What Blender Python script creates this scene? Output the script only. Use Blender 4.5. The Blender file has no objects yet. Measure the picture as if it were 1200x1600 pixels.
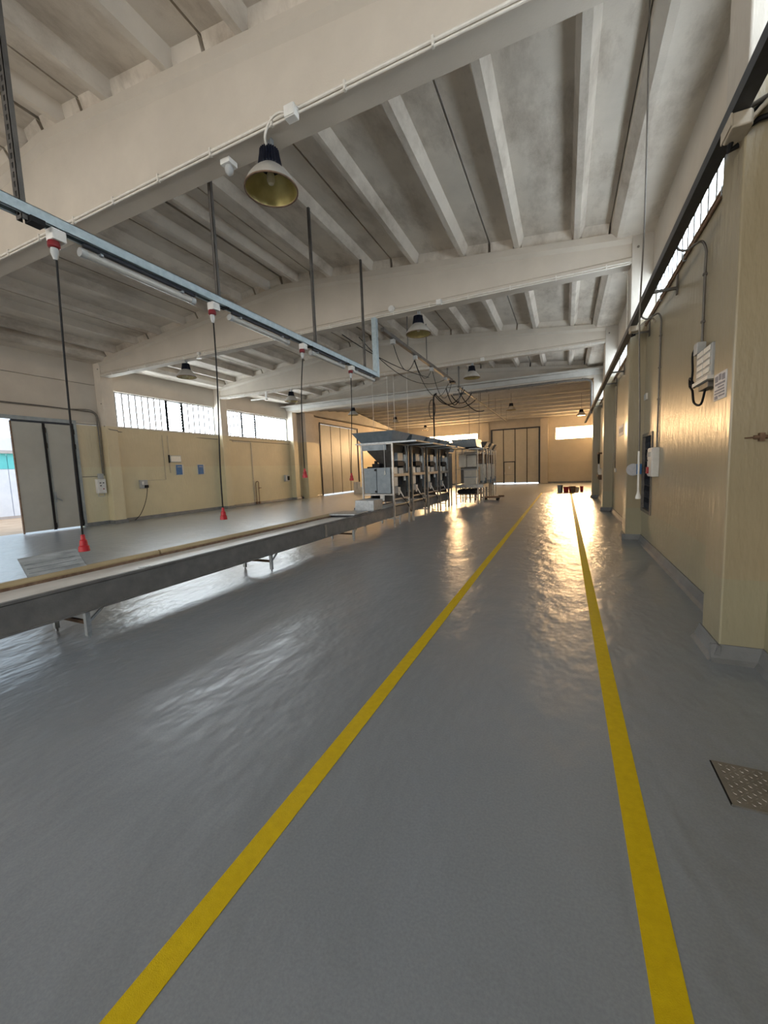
import bpy, bmesh, math, random
from mathutils import Vector, Matrix
random.seed(7)
S = bpy.context.scene
C = S.collection

# ---------------------------------------------------------------- camera, sky, sun, exposure
cam = bpy.data.cameras.new('camera'); camo = bpy.data.objects.new('camera', cam); C.objects.link(camo)
S.camera = camo
cam.sensor_fit = 'VERTICAL'; cam.sensor_height = 36.0; cam.sensor_width = 27.0
cam.lens = 623.43 / 1600 * 36.0
cam.clip_start = 0.02; cam.clip_end = 300
camo.matrix_world = Matrix(((0.910908, -0.008294, 0.412526, 0),
                            (0.410880, 0.109674, -0.905068, 0),
                            (-0.037737, 0.993933, 0.103311, 1.6),
                            (0, 0, 0, 1)))
W = bpy.data.worlds.new('sky'); S.world = W; W.use_nodes = True
bg = W.node_tree.nodes['Background']
bg.inputs['Color'].default_value = (0.70, 0.85, 1.0, 1); bg.inputs['Strength'].default_value = 1.8
sun = bpy.data.lights.new('sun', 'SUN'); suno = bpy.data.objects.new('sun', sun); C.objects.link(suno)
sun.energy = 3.5; sun.color = (1.0, 0.66, 0.36); sun.angle = 0.16
suno.rotation_euler = Vector((-0.05, -1.0, -0.235)).to_track_quat('-Z', 'Y').to_euler()   # low evening sun behind the far gable
S.view_settings.view_transform = 'Standard'; S.view_settings.look = 'None'
S.view_settings.gamma = 1.0; S.view_settings.use_curve_mapping = False
S.view_settings.exposure = 0.5
PANE_LEFT, PANE_RIGHT, PANE_FAR, PANE_FILL = 10.0, 7.0, 30.0, 5.0     # radiance of the daylit window panes; the last is added fill behind the camera
S.cycles.max_bounces = 10; S.cycles.diffuse_bounces = 6; S.cycles.sample_clamp_indirect = 8

# ---------------------------------------------------------------- materials
def new_mat(name):
    m = bpy.data.materials.new(name); m.use_nodes = True
    nt = m.node_tree; b = nt.nodes['Principled BSDF']
    return m, nt, b
def nd(nt, t, **k):
    n = nt.nodes.new(t)
    for a, v in k.items():
        if a.startswith('i_'): n.inputs[a[2:].replace('_', ' ')].default_value = v
        else: setattr(n, a, v)
    return n
def ramp(nt, src, stops):
    r = nt.nodes.new('ShaderNodeValToRGB'); e = r.color_ramp.elements
    e[0].position, e[0].color = stops[0][0], stops[0][1] + (1,)
    e[1].position, e[1].color = stops[-1][0], stops[-1][1] + (1,)
    for p, c in stops[1:-1]:
        x = e.new(p); x.color = c + (1,)
    nt.links.new(src, r.inputs['Fac']); return r
def position(nt): return nd(nt, 'ShaderNodeNewGeometry').outputs['Position']
def noise(nt, vec, scale, detail=4, rough=.55, stretch=None):
    if stretch:
        mp = nd(nt, 'ShaderNodeMapping'); mp.inputs['Scale'].default_value = stretch
        nt.links.new(vec, mp.inputs['Vector']); vec = mp.outputs['Vector']
    n = nd(nt, 'ShaderNodeTexNoise'); n.inputs['Scale'].default_value = scale
    n.inputs['Detail'].default_value = detail; n.inputs['Roughness'].default_value = rough
    nt.links.new(vec, n.inputs['Vector']); return n.outputs['Fac']
def bump(nt, b, h, strength, dist=.02):
    n = nd(nt, 'ShaderNodeBump'); n.inputs['Strength'].default_value = strength; n.inputs['Distance'].default_value = dist
    nt.links.new(h, n.inputs['Height']); nt.links.new(n.outputs['Normal'], b.inputs['Normal'])
def mixc(nt, fac, a, b_, mode='MIX'):
    m = nd(nt, 'ShaderNodeMix', data_type='RGBA', blend_type=mode)
    for s, v in (('A', a), ('B', b_)):
        i = [x for x in m.inputs if x.name == s and x.type == 'RGBA'][0]
        if isinstance(v, tuple): i.default_value = v + (1,)
        else: nt.links.new(v, i)
    f = [x for x in m.inputs if x.name == 'Factor' and x.type == 'VALUE'][0]
    if isinstance(fac, float): f.default_value = fac
    else: nt.links.new(fac, f)
    return [x for x in m.outputs if x.type == 'RGBA'][0]
def mottled(name, dark, light, scale=3, rough=.7, metal=0.0, bmp=.1, bscale=60, stretch=None, spec=.5):
    m, nt, b = new_mat(name); p = position(nt)
    r = ramp(nt, noise(nt, p, scale, 6, .6, stretch), [(.3, dark), (.7, light)])
    nt.links.new(r.outputs['Color'], b.inputs['Base Color'])
    b.inputs['Roughness'].default_value = rough; b.inputs['Metallic'].default_value = metal
    b.inputs['Specular IOR Level'].default_value = spec
    if bmp: bump(nt, b, noise(nt, p, bscale, 3), bmp)
    return m
def glazing(name, col, k):                     # translucent pane that also lets some direct sun through
    m, nt, b = new_mat(name); nt.nodes.remove(b)
    e = nd(nt, 'ShaderNodeEmission'); e.inputs['Color'].default_value = col + (1,); e.inputs['Strength'].default_value = k
    t = nd(nt, 'ShaderNodeBsdfTransparent'); t.inputs['Color'].default_value = (.75, .75, .75, 1)
    a = nd(nt, 'ShaderNodeAddShader'); nt.links.new(e.outputs[0], a.inputs[0]); nt.links.new(t.outputs[0], a.inputs[1])
    nt.links.new(a.outputs[0], nt.nodes['Material Output'].inputs['Surface']); return m
def emit(name, col, k):
    m, nt, b = new_mat(name)
    b.inputs['Base Color'].default_value = (.8, .8, .8, 1); b.inputs['Roughness'].default_value = .5
    b.inputs['Emission Color'].default_value = col + (1,); b.inputs['Emission Strength'].default_value = k
    return m

M = {}
# epoxy floor: grey, trowel ripples
m, nt, b = new_mat('grey_epoxy'); p = position(nt)
c1 = ramp(nt, noise(nt, p, .55, 5, .6), [(.25, (.215, .243, .280)), (.75, (.255, .283, .320))])
c2 = mixc(nt, .35, c1.outputs['Color'], ramp(nt, noise(nt, p, 90, 2, .6), [(.3, (.165, .19, .22)), (.7, (.32, .35, .385))]).outputs['Color'])
nt.links.new(c2, b.inputs['Base Color'])
rr = nd(nt, 'ShaderNodeMapRange'); rr.inputs['To Min'].default_value = .285; rr.inputs['To Max'].default_value = .37
nt.links.new(noise(nt, p, 1.1, 4, .6), rr.inputs['Value']); nt.links.new(rr.outputs['Result'], b.inputs['Roughness'])
b.inputs['Specular IOR Level'].default_value = .5
b.inputs['Coat Weight'].default_value = .8; b.inputs['Coat Roughness'].default_value = .29
h1 = noise(nt, p, 3.0, 3, .6, (1.0, .6, 1)); h2 = noise(nt, p, 160, 2, .5)
ad = nd(nt, 'ShaderNodeMath', operation='MULTIPLY_ADD'); ad.inputs[1].default_value = .012
nt.links.new(h2, ad.inputs[0]); nt.links.new(h1, ad.inputs[2]); bump(nt, b, ad.outputs[0], .5, .05)
nt.links.new(b.inputs['Normal'].links[0].from_socket, b.inputs['Coat Normal'])
M['floor'] = m
M['cove'] = mottled('grey_cove_paint', (.13, .14, .15), (.2, .21, .22), 4, .42, bmp=.12)
M['yellow'] = mottled('yellow_line_paint', (.62, .44, .001), (.72, .53, .003), 25, .6, bmp=.25, bscale=300, spec=.25)

def wall_paint(name, ztop, zmid, low, mid, upper, rough=.33):
    m, nt, b = new_mat(name); p = position(nt)
    sx = nd(nt, 'ShaderNodeSeparateXYZ'); nt.links.new(p, sx.inputs[0])
    def above(z):
        g = nd(nt, 'ShaderNodeMath', operation='GREATER_THAN'); g.inputs[1].default_value = z
        nt.links.new(sx.outputs['Z'], g.inputs[0]); return g.outputs[0]
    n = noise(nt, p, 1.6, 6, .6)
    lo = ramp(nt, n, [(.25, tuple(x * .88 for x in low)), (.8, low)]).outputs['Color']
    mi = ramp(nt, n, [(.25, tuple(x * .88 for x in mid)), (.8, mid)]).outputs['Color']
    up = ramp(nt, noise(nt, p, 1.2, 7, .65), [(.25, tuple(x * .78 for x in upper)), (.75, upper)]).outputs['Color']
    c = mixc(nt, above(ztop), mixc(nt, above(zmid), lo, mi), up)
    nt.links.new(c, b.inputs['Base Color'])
    r = nd(nt, 'ShaderNodeMapRange'); r.inputs['To Min'].default_value = rough; r.inputs['To Max'].default_value = .85
    nt.links.new(above(ztop), r.inputs['Value']); nt.links.new(r.outputs['Result'], b.inputs['Roughness'])
    hh = noise(nt, p, 14, 3, .6, (1, 1, .25)); bump(nt, b, hh, .42, .02)
    return m
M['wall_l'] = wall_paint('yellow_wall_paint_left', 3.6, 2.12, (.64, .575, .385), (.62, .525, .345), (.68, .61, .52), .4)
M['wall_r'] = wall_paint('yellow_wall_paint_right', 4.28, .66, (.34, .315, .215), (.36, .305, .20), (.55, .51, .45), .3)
M['wall_f'] = wall_paint('cream_wall_paint_far', 3.67, 1.8, (.47, .43, .35), (.49, .45, .37), (.52, .48, .42), .5)

# whitewashed concrete with grey damp bloom
def concrete(name, light, dark, stain, amount):
    m, nt, b = new_mat(name); p = position(nt)
    base = ramp(nt, noise(nt, p, 1.4, 6, .6), [(.3, dark), (.7, light)]).outputs['Color']
    st = ramp(nt, noise(nt, p, .9, 8, .7, (1.3, .55, 1)), [(.48, (0, 0, 0)), (.68, (1, 1, 1))]).outputs['Color']
    f = nd(nt, 'ShaderNodeMath', operation='MULTIPLY'); f.inputs[1].default_value = amount
    nt.links.new(st, f.inputs[0])
    nt.links.new(mixc(nt, f.outputs[0], base, stain), b.inputs['Base Color'])
    b.inputs['Roughness'].default_value = .88
    bump(nt, b, noise(nt, p, 45, 4, .6), .2, .01)
    return m
M['slab'] = concrete('whitewashed_slab', (.68, .615, .53), (.57, .515, .445), (.36, .305, .245), .95)
M['beam'] = concrete('whitewashed_beam', (.56, .505, .43), (.49, .44, .375), (.50, .45, .39), .5)
M['roof_dark'] = mottled('roof_covering', (.03, .03, .03), (.06, .06, .06), 3, .9)
M['far_slab'] = concrete('cream_far_slab', (.50, .48, .44), (.42, .40, .37), (.33, .31, .28), .5)

M['black'] = mottled('black_rubber', (.005, .005, .006), (.010, .010, .011), 20, .6, bmp=0, spec=.25)
M['black_metal'] = mottled('black_painted_steel', (.012, .014, .020), (.03, .033, .042), 12, .42, .3, bmp=0)
M['rail_paint'] = mottled('dark_blue_grey_steel', (.012, .016, .024), (.026, .033, .046), 12, .45, .2, bmp=0)
M['galv'] = mottled('galvanised_steel', (.30, .33, .36), (.46, .50, .53), 16, .42, .75, bmp=.05)
M['scratched'] = mottled('scratched_zinc_sheet', (.26, .28, .29), (.52, .55, .57), 9, .45, .25, bmp=.08, stretch=(3, .5, 3))
M['galv_blue'] = mottled('galvanised_channel', (.34, .43, .48), (.48, .57, .61), 14, .45, .45, bmp=.05)
M['steel'] = mottled('worn_stainless', (.28, .28, .275), (.45, .44, .42), 9, .38, .8, bmp=.06)
M['steel_dark'] = mottled('dull_conveyor_steel', (.135, .135, .135), (.21, .205, .20), 5, .5, .35, bmp=.08)
M['steel_blue'] = mottled('blue_grey_sheet', (.16, .20, .235), (.24, .285, .325), 6, .38, .25, bmp=.05)
M['steel_shade'] = mottled('brown_grey_steel', (.09, .085, .08), (.15, .14, .13), 6, .5, .5, bmp=.05)
M['rust'] = mottled('rusty_steel', (.12, .07, .045), (.26, .17, .11), 14, .7, .3, bmp=.1)
M['belt'] = mottled('white_belt', (.56, .54, .51), (.72, .70, .67), 3, .45, bmp=.03)
M['wood'] = mottled('worn_guide_strip', (.30, .22, .11), (.46, .37, .22), 5, .6, bmp=.1, stretch=(1, .2, 1))
M['white_pl'] = mottled('white_plastic', (.62, .61, .58), (.74, .73, .70), 8, .45, bmp=0)
M['grey_pl'] = mottled('grey_plastic', (.34, .35, .35), (.44, .45, .45), 8, .45, bmp=0)
M['red'] = mottled('red_plastic', (.34, .006, .014), (.42, .012, .022), 15, .45, bmp=0)
M['dark_red'] = mottled('dark_red_plastic', (.14, .006, .010), (.20, .010, .016), 15, .45, bmp=0)
M['blue'] = mottled('blue_plastic', (.03, .12, .30), (.05, .18, .42), 10, .4, bmp=0)
M['navy'] = mottled('navy_housing', (.003, .004, .010), (.007, .009, .020), 10, .45, .0, bmp=0, spec=.3)
M['pipe'] = mottled('painted_conduit', (.42, .37, .29), (.54, .48, .39), 10, .5, bmp=0)
M['pipe_white'] = mottled('white_conduit', (.58, .55, .50), (.70, .67, .61), 10, .5, bmp=0)
M['pipe_grey'] = mottled('grey_conduit', (.11, .10, .09), (.18, .165, .145), 10, .5, .2, bmp=0)
M['door'] = mottled('grey_beige_door_sheet', (.36, .355, .315), (.42, .415, .37), 1.5, .42, bmp=.05, bscale=8)
M['door_cream'] = mottled('cream_door_sheet', (.40, .375, .31), (.47, .44, .365), 1.5, .45, bmp=.05, bscale=8)
M['frame'] = mottled('grey_frame_steel', (.23, .26, .27), (.33, .36, .37), 6, .5, .3, bmp=0)
M['win_frame'] = mottled('window_frame', (.26, .27, .28), (.36, .37, .38), 6, .5, .3, bmp=0)
M['pane_l'] = emit('daylit_pane_left', (.84, .94, 1.0), PANE_LEFT)
M['pane_r'] = emit('daylit_pane_right', (.80, .91, 1.0), PANE_RIGHT)
M['pane_f'] = glazing('sunlit_pane_far', (1.0, .62, .29), PANE_FAR)
M['pane_fill'] = emit('fill_pane_near_end', (1.0, .95, .88), PANE_FILL)  # glowing panes out of view, added to fill the near hall
M['opal'] = mottled('lamp_lens', (.80, .76, .68), (.88, .84, .76), 10, .35, bmp=0)
M['tube_grey'] = mottled('dusty_tube_cover', (.40, .39, .36), (.50, .49, .46), 8, .25, bmp=0)
M['plate'] = mottled('worn_tread_plate', (.20, .185, .165), (.30, .275, .245), 7, .42, .35, bmp=.05)
M['paper'] = mottled('notice_sheet', (.50, .51, .54), (.60, .61, .64), 20, .5, bmp=0)
M['ink'] = mottled('notice_print', (.16, .17, .22), (.22, .23, .28), 20, .6, bmp=0)
M['card'] = mottled('white_carton', (.66, .60, .50), (.76, .70, .60), 6, .75, bmp=.05)
M['cream_panel'] = mottled('cream_sheet_metal', (.58, .52, .43), (.70, .64, .54), 4, .45, bmp=.03)
M['asphalt'] = mottled('yard_paving', (.34, .25, .18), (.46, .35, .26), 1.5, .85)
M['facade_w'] = mottled('white_cladding', (.66, .70, .80), (.76, .79, .88), 2, .6)
M['facade_t'] = mottled('teal_cladding', (.10, .52, .56), (.16, .62, .64), 2, .6)
M['facade_b'] = mottled('gutter_sheet', (.40, .36, .36), (.5, .46, .46), 2, .6)
# reflector seen from below: yellowed aluminium behind clear glass
M['reflector'] = mottled('yellowed_reflector', (.40, .34, .13), (.56, .48, .22), 7, .35, .35, bmp=0)
M['reflector_out'] = mottled('spun_aluminium', (.50, .49, .46), (.62, .60, .56), 9, .35, .5, bmp=0)
m, nt, b = new_mat('clear_glass'); b.inputs['Transmission Weight'].default_value = 1.0; b.inputs['Roughness'].default_value = .05
b.inputs['IOR'].default_value = 1.05; b.inputs['Base Color'].default_value = (.93, .92, .85, 1); M['glass'] = m

# ---------------------------------------------------------------- mesh helpers
class MB:
    def __init__(s): s.b = bmesh.new(); s.mi = 0
    def _f(s, vs):
        try: f = s.b.faces.new(vs); f.material_index = s.mi
        except ValueError: pass
    def box(s, x0, y0, z0, x1, y1, z1):
        x0, x1 = sorted((x0, x1)); y0, y1 = sorted((y0, y1)); z0, z1 = sorted((z0, z1))
        v = [s.b.verts.new(p) for p in ((x0,y0,z0),(x1,y0,z0),(x1,y1,z0),(x0,y1,z0),(x0,y0,z1),(x1,y0,z1),(x1,y1,z1),(x0,y1,z1))]
        for q in ((3,2,1,0),(4,5,6,7),(0,1,5,4),(1,2,6,5),(2,3,7,6),(3,0,4,7)): s._f([v[i] for i in q])
        return s
    def prism(s, poly, axis, a, b):            # poly in the two other axes (in x,y,z order), extruded along axis
        def pt(u, v, w): return {'x': (w,u,v), 'y': (u,w,v), 'z': (u,v,w)}[axis]
        A = [s.b.verts.new(pt(u, v, a)) for u, v in poly]; B = [s.b.verts.new(pt(u, v, b)) for u, v in poly]
        n = len(poly)
        for i in range(n): s._f([A[i], A[(i+1) % n], B[(i+1) % n], B[i]])
        s._f(A[::-1]); s._f(B); return s
    def loft(s, rings, caps=True, closed=True):
        R = [[s.b.verts.new(p) for p in r] for r in rings]
        for a, b in zip(R, R[1:]):
            n = len(a)
            for i in range(n if closed else n-1): s._f([a[i], a[(i+1) % n], b[(i+1) % n], b[i]])
        if caps: s._f(R[0][::-1]); s._f(R[-1])
        return s
    def tube(s, pts, r, seg=8, r2=None):
        pts = [Vector(p) for p in pts]; rings = []
        if 4 <= len(pts) <= 12:                # round the bends (centripetal Catmull-Rom)
            P = [pts[0]*2-pts[1]] + pts + [pts[-1]*2-pts[-2]]; out = [pts[0]]
            for a, b, c, d in zip(P, P[1:], P[2:], P[3:]):
                t1 = max((b-a).length, 1e-4)**.5; t2 = t1+max((c-b).length, 1e-4)**.5; t3 = t2+max((d-c).length, 1e-4)**.5
                for k in range(1, 5):
                    t = t1+(t2-t1)*k/4
                    A = a.lerp(b, t/t1); B = b.lerp(c, (t-t1)/(t2-t1)); D = c.lerp(d, (t-t2)/(t3-t2))
                    out.append(A.lerp(B, t/t2).lerp(B.lerp(D, (t-t1)/(t3-t1)), (t-t1)/(t2-t1)))
            pts = out
        up = Vector((0,0,1))
        d0 = (pts[1]-pts[0]).normalized()
        u = d0.cross(up)
        if u.length < 1e-3: u = d0.cross(Vector((0,1,0)))
        u.normalize()
        for i, p in enumerate(pts):
            d = (pts[min(i+1, len(pts)-1)] - pts[max(i-1, 0)]).normalized()
            u = (u - d * u.dot(d)).normalized(); v = d.cross(u)
            rr = r if r2 is None else r + (r2 - r) * i / (len(pts)-1)
            rings.append([p + (u*math.cos(2*math.pi*k/seg) + v*math.sin(2*math.pi*k/seg))*rr for k in range(seg)])
        return s.loft(rings)
    def bar(s, p, q, w, h=None):               # square bar between two points
        p, q = Vector(p), Vector(q); h = h or w; d = (q-p).normalized()
        up = Vector((0,0,1)) if abs(d.z) < .95 else Vector((0,1,0))
        u = d.cross(up).normalized(); v = u.cross(d)
        def ring(c): return [c+u*w/2*a+v*h/2*b for a, b in ((-1,-1),(1,-1),(1,1),(-1,1))]
        return s.loft([ring(p), ring(q)])
    def lathe(s, prof, c=(0,0,0), seg=24, caps=False):
        c = Vector(c)
        return s.loft([[c+Vector((r*math.cos(2*math.pi*k/seg), r*math.sin(2*math.pi*k/seg), z)) for k in range(seg)] for r, z in prof], caps)
    def quad(s, *ps): s._f([s.b.verts.new(p) for p in ps]); return s
    def sheet(s, pts, n, t):                   # thick polygon: pts, extruded by n*t
        n = Vector(n).normalized()*t
        return s.loft([[Vector(p) for p in pts], [Vector(p)+n for p in pts]])
    def build(s, name, mat, parent=None, smooth=False, bevel=0, kind=None):
        bmesh.ops.recalc_face_normals(s.b, faces=s.b.faces[:])
        me = bpy.data.meshes.new(name); s.b.to_mesh(me); s.b.free()
        for x in (mat if isinstance(mat, (list, tuple)) else [mat]): me.materials.append(M[x])
        if smooth:
            for f in me.polygons: f.use_smooth = True
            me.set_sharp_from_angle(angle=math.radians(40))
        o = bpy.data.objects.new(name, me); C.objects.link(o)
        if parent: o.parent = parent
        if bevel:
            md = o.modifiers.new('bevel', 'BEVEL'); md.width = bevel; md.segments = 2; md.limit_method = 'ANGLE'
        if kind: o['kind'] = kind
        return o
def tag(o, label, cat, group=None):
    o['label'] = label; o['category'] = cat
    if group: o['group'] = group
    return o
def thing(name, label, cat, loc=(0,0,0), rz=0, group=None):
    o = bpy.data.objects.new(name, None); C.objects.link(o); o.location = loc; o.rotation_euler = (0,0,rz)
    o.empty_display_size = .1
    return tag(o, label, cat, group)
def struct(name, label=None):
    o = bpy.data.objects.new(name, None); C.objects.link(o); o['kind'] = 'structure'; o.empty_display_size = .1
    if label: o['label'] = label
    return o
def dup(root, loc, label, rz=None):
    r = root.copy(); C.objects.link(r); r.location = loc; r['label'] = label
    if rz is not None: r.rotation_euler = (0,0,rz)
    for ch in list(root.children):
        c = ch.copy(); C.objects.link(c); c.parent = r
        for g in list(ch.children):
            d = g.copy(); C.objects.link(d); d.parent = c
    return r
def inst(me_obj, name, parent, loc):           # another copy of a part, sharing mesh data
    o = me_obj.copy(); o.name = name; C.objects.link(o); o.parent = parent; o.location = loc; return o
def box(name, mat, parent, *b, bevel=0): return MB().box(*b).build(name, mat, parent, bevel=bevel)
def arc(p, q, sag, n=10):                      # hanging cable between two points
    p, q = Vector(p), Vector(q)
    return [p.lerp(q, i/n) - Vector((0,0,sag*4*(i/n)*(1-i/n))) for i in range(n+1)]

# ---------------------------------------------------------------- setting: sizes
XL, XR = -15.29, 1.125           # inner faces of the columns
WL, WR = -15.60, 1.40            # lower wall faces
UL, UR = -15.68, 1.47            # upper wall faces
ZB, ZR, XP, SL = 5.35, 6.72, -7.07, .098
BEAMS = [-1.62, 3.86, 9.35, 14.84, 20.50]
YN, YF = -7.1, 36.95
def rib_z(x): return ZR - SL*abs(x-XP)

# floor
fl = box('floor', 'floor', None, -16.2, YN-.3, -.3, 3.2, YF+.3, 0); fl['kind'] = 'structure'
MB().prism([(-1.245, -7), (-1.144, -7), (-1.144, 24.4), (-1.245, 24.4)], 'z', 0, .002).build('painted_line', 'yellow', fl)['label'] = 'left yellow floor line, ending short of the buckets'
MB().prism([(.248, -7), (.349, -7), (.349, 24.3), (.248, 24.3)], 'z', 0, .002).build('painted_line', 'yellow', fl)['label'] = 'right yellow floor line, nearer the wall'
yard = box('yard_paving', 'asphalt', None, -60, -40, -.42, -16.2, 70, -.02); yard['kind'] = 'structure'; yard.name = 'floor_yard'

# ceiling: ribbed slabs along the hall, beams across it
ceil = struct('ceiling')
box('roof_covering', 'roof_dark', ceil, -16.1, YN, 7.35, 1.75, 20.7, 7.45)
RD = .19
def panel_poly(w, off=0):
    q = w/4
    if w > 1.5: xs = [-q, q]
    else: xs = [0]
    lo = [(-w/2, RD)]
    for x in xs: lo += [(x-.125, RD), (x-.05, 0), (x+.05, 0), (x+.125, RD)]
    lo += [(w/2, RD), (w/2, RD+.07), (-w/2, RD+.07)]
    return lo
def ribs_of(w): return [-w/4, w/4] if w > 1.5 else [0]
def panel_mesh(w, L, name):
    mb = MB(); mb.prism(panel_poly(w), 'y', 0, L)
    rs = ribs_of(w); edges = [-w/2+.012] + sum([[x-.085, x+.085] for x in rs], []) + [w/2-.012]
    for i in range(0, len(edges), 2):          # end diaphragms between the ribs
        a, b_ = edges[i], edges[i+1]
        for y0, y1, yi in ((L, L-.10, L-.20), (0, .10, .20)):
            A = [(a, y0, .0), (b_, y0, .0), (b_, y0, RD+.03), (a, y0, RD+.03)]
            B = [(a, y1, .0), (b_, y1, .0), (b_, yi, RD+.03), (a, yi, RD+.03)]
            mb.loft([A, B])
    o = mb.build(name, 'slab', ceil); return o
cols_x = []
x = .75
for w, n in ((2.29, 3), (.935, 2), (2.29, 3)):
    for k in range(n): cols_x.append((x-w/2, w)); x -= w
first = {}
for i in range(4):
    y0 = BEAMS[i]+.0; L = BEAMS[i+1]-BEAMS[i]
    for cx, w in cols_x:
        key = (w, i if i == 3 else 0)
        ang = math.atan(SL)*(1 if cx < XP else -1)
        if key not in first:
            o = first[key] = panel_mesh(w-.022, L-.01, 'ceiling_panel')
        else:
            o = first[key].copy(); C.objects.link(o); o.parent = ceil
        o.location = (cx, y0+.15, rib_z(cx)); o.rotation_euler = (0, -ang, 0)
    # edge gutter slabs along both walls
    for x0, x1, s in ((.765, UR+.2, 1), (-14.885, UL-.2, -1)):
        z = rib_z(x0)
        mb = MB().prism([(x0, z+.02), (x0+.10*s, z-.10), (x0+.18*s, z-.12), (x1, z-.12), (x1, z+.3), (x0, z+.3)], 'y', y0+.16, y0+L+.14)
        mb.build('gutter_slab', 'slab', ceil)
for i, y in enumerate(BEAMS):
    def sec(x, top):
        H = top-ZB
        return [(x, y+a, ZB+c) for a, c in ((0,0),(.30,0),(.30,.10),(.265,.135),(.265,H-.20),(.34,H-.13),(.34,H),(-.04,H),(-.04,H-.13),(.035,H-.20),(.035,.135),(0,.10))]
    MB().loft([sec(XL, rib_z(XL)), sec(XP, ZR), sec(XR, rib_z(XR))]).build('beam', 'beam', ceil)

# far hall roof: slabs across, ridge at YR
YR = 28.75
box('far_roof_covering', 'roof_dark', ceil, -16.1, 20.7, 7.0, 3.2, YF+.3, 7.1)
pw = 2.30
mb = MB().prism(panel_poly(pw-.022), 'x', -15.7, 2.7); pf = mb.build('ceiling_panel', 'far_slab', ceil)
k = 0
for s in (1, -1):
    for j in range(4):
        d = pw*(j+.5)
        if s < 0 and j == 3: d -= .35
        o = pf if k == 0 else pf.copy()
        if k: C.objects.link(o); o.parent = ceil
        k += 1
        o.location = (0, YR+s*d, 6.27-.098*d); o.rotation_euler = (-s*math.atan(.098), 0, 0)
MB().prism([(20.85, 5.45), (YF, 5.45), (YF, 5.52), (YR, 6.27), (20.85, 5.6)], 'x', -15.75, -15.25).build('edge_beam', 'far_slab', ceil)
MB().prism([(20.85, 5.45), (YF, 5.45), (YF, 5.52), (YR, 6.27), (20.85, 5.6)], 'x', 2.2, 2.7).build('edge_beam', 'far_slab', ceil)

# ---------------------------------------------------------------- walls
def columns(parent, mat, xa, xb, ys, ztop=None):
    for y in ys:
        c = box('column', mat, parent, xa, y-.01, 0, xb, y+.42, ztop or rib_z(xa)-.06, bevel=.012)
        xx = xa+.10*(1 if xb > xa else -1)
        for z in (5.62, 4.4): MB().tube([(xx, y-.02, z), (xx, y-.005, z)], .022, 10).build('bolt', 'pipe_grey', c)
# right wall: low infill with a barred opening, daylight strip, lintel panels
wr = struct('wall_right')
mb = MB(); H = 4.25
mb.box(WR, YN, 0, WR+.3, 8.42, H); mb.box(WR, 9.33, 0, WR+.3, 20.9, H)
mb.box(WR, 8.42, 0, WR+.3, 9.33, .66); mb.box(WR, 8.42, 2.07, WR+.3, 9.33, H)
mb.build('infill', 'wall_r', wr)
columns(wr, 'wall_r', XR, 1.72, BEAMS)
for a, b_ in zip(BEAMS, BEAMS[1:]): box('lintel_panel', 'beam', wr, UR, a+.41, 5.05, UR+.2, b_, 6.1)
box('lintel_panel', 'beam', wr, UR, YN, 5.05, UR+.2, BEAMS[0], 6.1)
# left wall
wl = struct('wall_left')
mb = MB(); H = 3.62
mb.box(WL-.3, YN, 0, WL, -1.4, H); mb.box(WL-.3, -1.4, 3.66, WL, 9.35, 3.72); mb.box(WL-.3, 8.47, 0, WL, 22.9, H)
mb.box(WL-.3, -1.4, 0, WL, 2.9, 3.66)
mb.build('infill', 'wall_l', wl)
columns(wl, 'wall_l', XL, -15.85, BEAMS)
box('lintel_panel', 'beam', wl, UL-.2, BEAMS[0]+.41, 3.70, UL+.03, 9.35, 5.07)
box('lintel_panel', 'beam', wl, UL-.2, BEAMS[0]+.41, 5.085, UL+.03, 9.35, 6.1)
for a, b_ in zip(BEAMS[2:], BEAMS[3:]): box('lintel_panel', 'beam', wl, UL-.2, a+.41, 4.99, UL, b_, 6.1)
box('lintel_panel', 'beam', wl, UL-.2, YN, 4.99, UL, BEAMS[0], 6.1)
# far hall: left wall with a door, wide column, right wall, gable
mb = MB(); mb.box(WL-.3, 22.9, 0, WL, 23.9, 5.5); mb.box(WL-.3, 23.9, 5.05, WL, 29.5, 5.5); mb.box(WL-.3, 29.5, 0, WL, YF, 5.5); mb.box(WL-.3, 20.9, 3.62, WL, 22.9, 5.5)
mb.box(WL-.3, 20.9, 5.4, WL, YF, 6.6)
mb.build('far_infill', 'wall_l', wl)
box('column', 'wall_l', wl, WL-.1, 21.6, 0, -15.12, 22.6, 5.45, bevel=.012)
mb = MB(); mb.box(2.4, 20.9, 0, 2.7, YF, 6.6); mb.box(1.72, 20.9, 0, 2.7, 21.2, 6.6); mb.build('far_infill', 'wall_f', wr)
wf = struct('wall_far')
mb = MB(); y0, y1 = YF, YF+.3
mb.box(-16.1, y0, 0, -6.0, y1, 3.64); mb.box(-16.1, y0, 3.64, -12.6, y1, 4.64); mb.box(-7.25, y0, 3.64, -6.0, y1, 4.64)
mb.box(-16.1, y0, 4.64, 2.7, y1, 7.0)
mb.box(-2.0, y0, 0, 2.7, y1, 3.62); mb.box(-2.0, y0, 3.62, -.75, y1, 4.64); mb.box(2.35, y0, 3.62, 2.7, y1, 4.64)
mb.build('infill', 'wall_f', wf)
box('pilaster', 'wall_f', wf, -1.93, YF-.3, 0, -1.33, YF, 5.45, bevel=.01); box('pilaster', 'wall_f', wf, -6.75, YF-.3, 0, -6.2, YF, 5.45, bevel=.01)
box('skirting', 'cove', wf, -1.33, YF-.03, 0, 2.4, YF, .13); box('skirting', 'cove', wf, -15.6, YF-.03, 0, -6.75, YF, .13)
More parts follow.
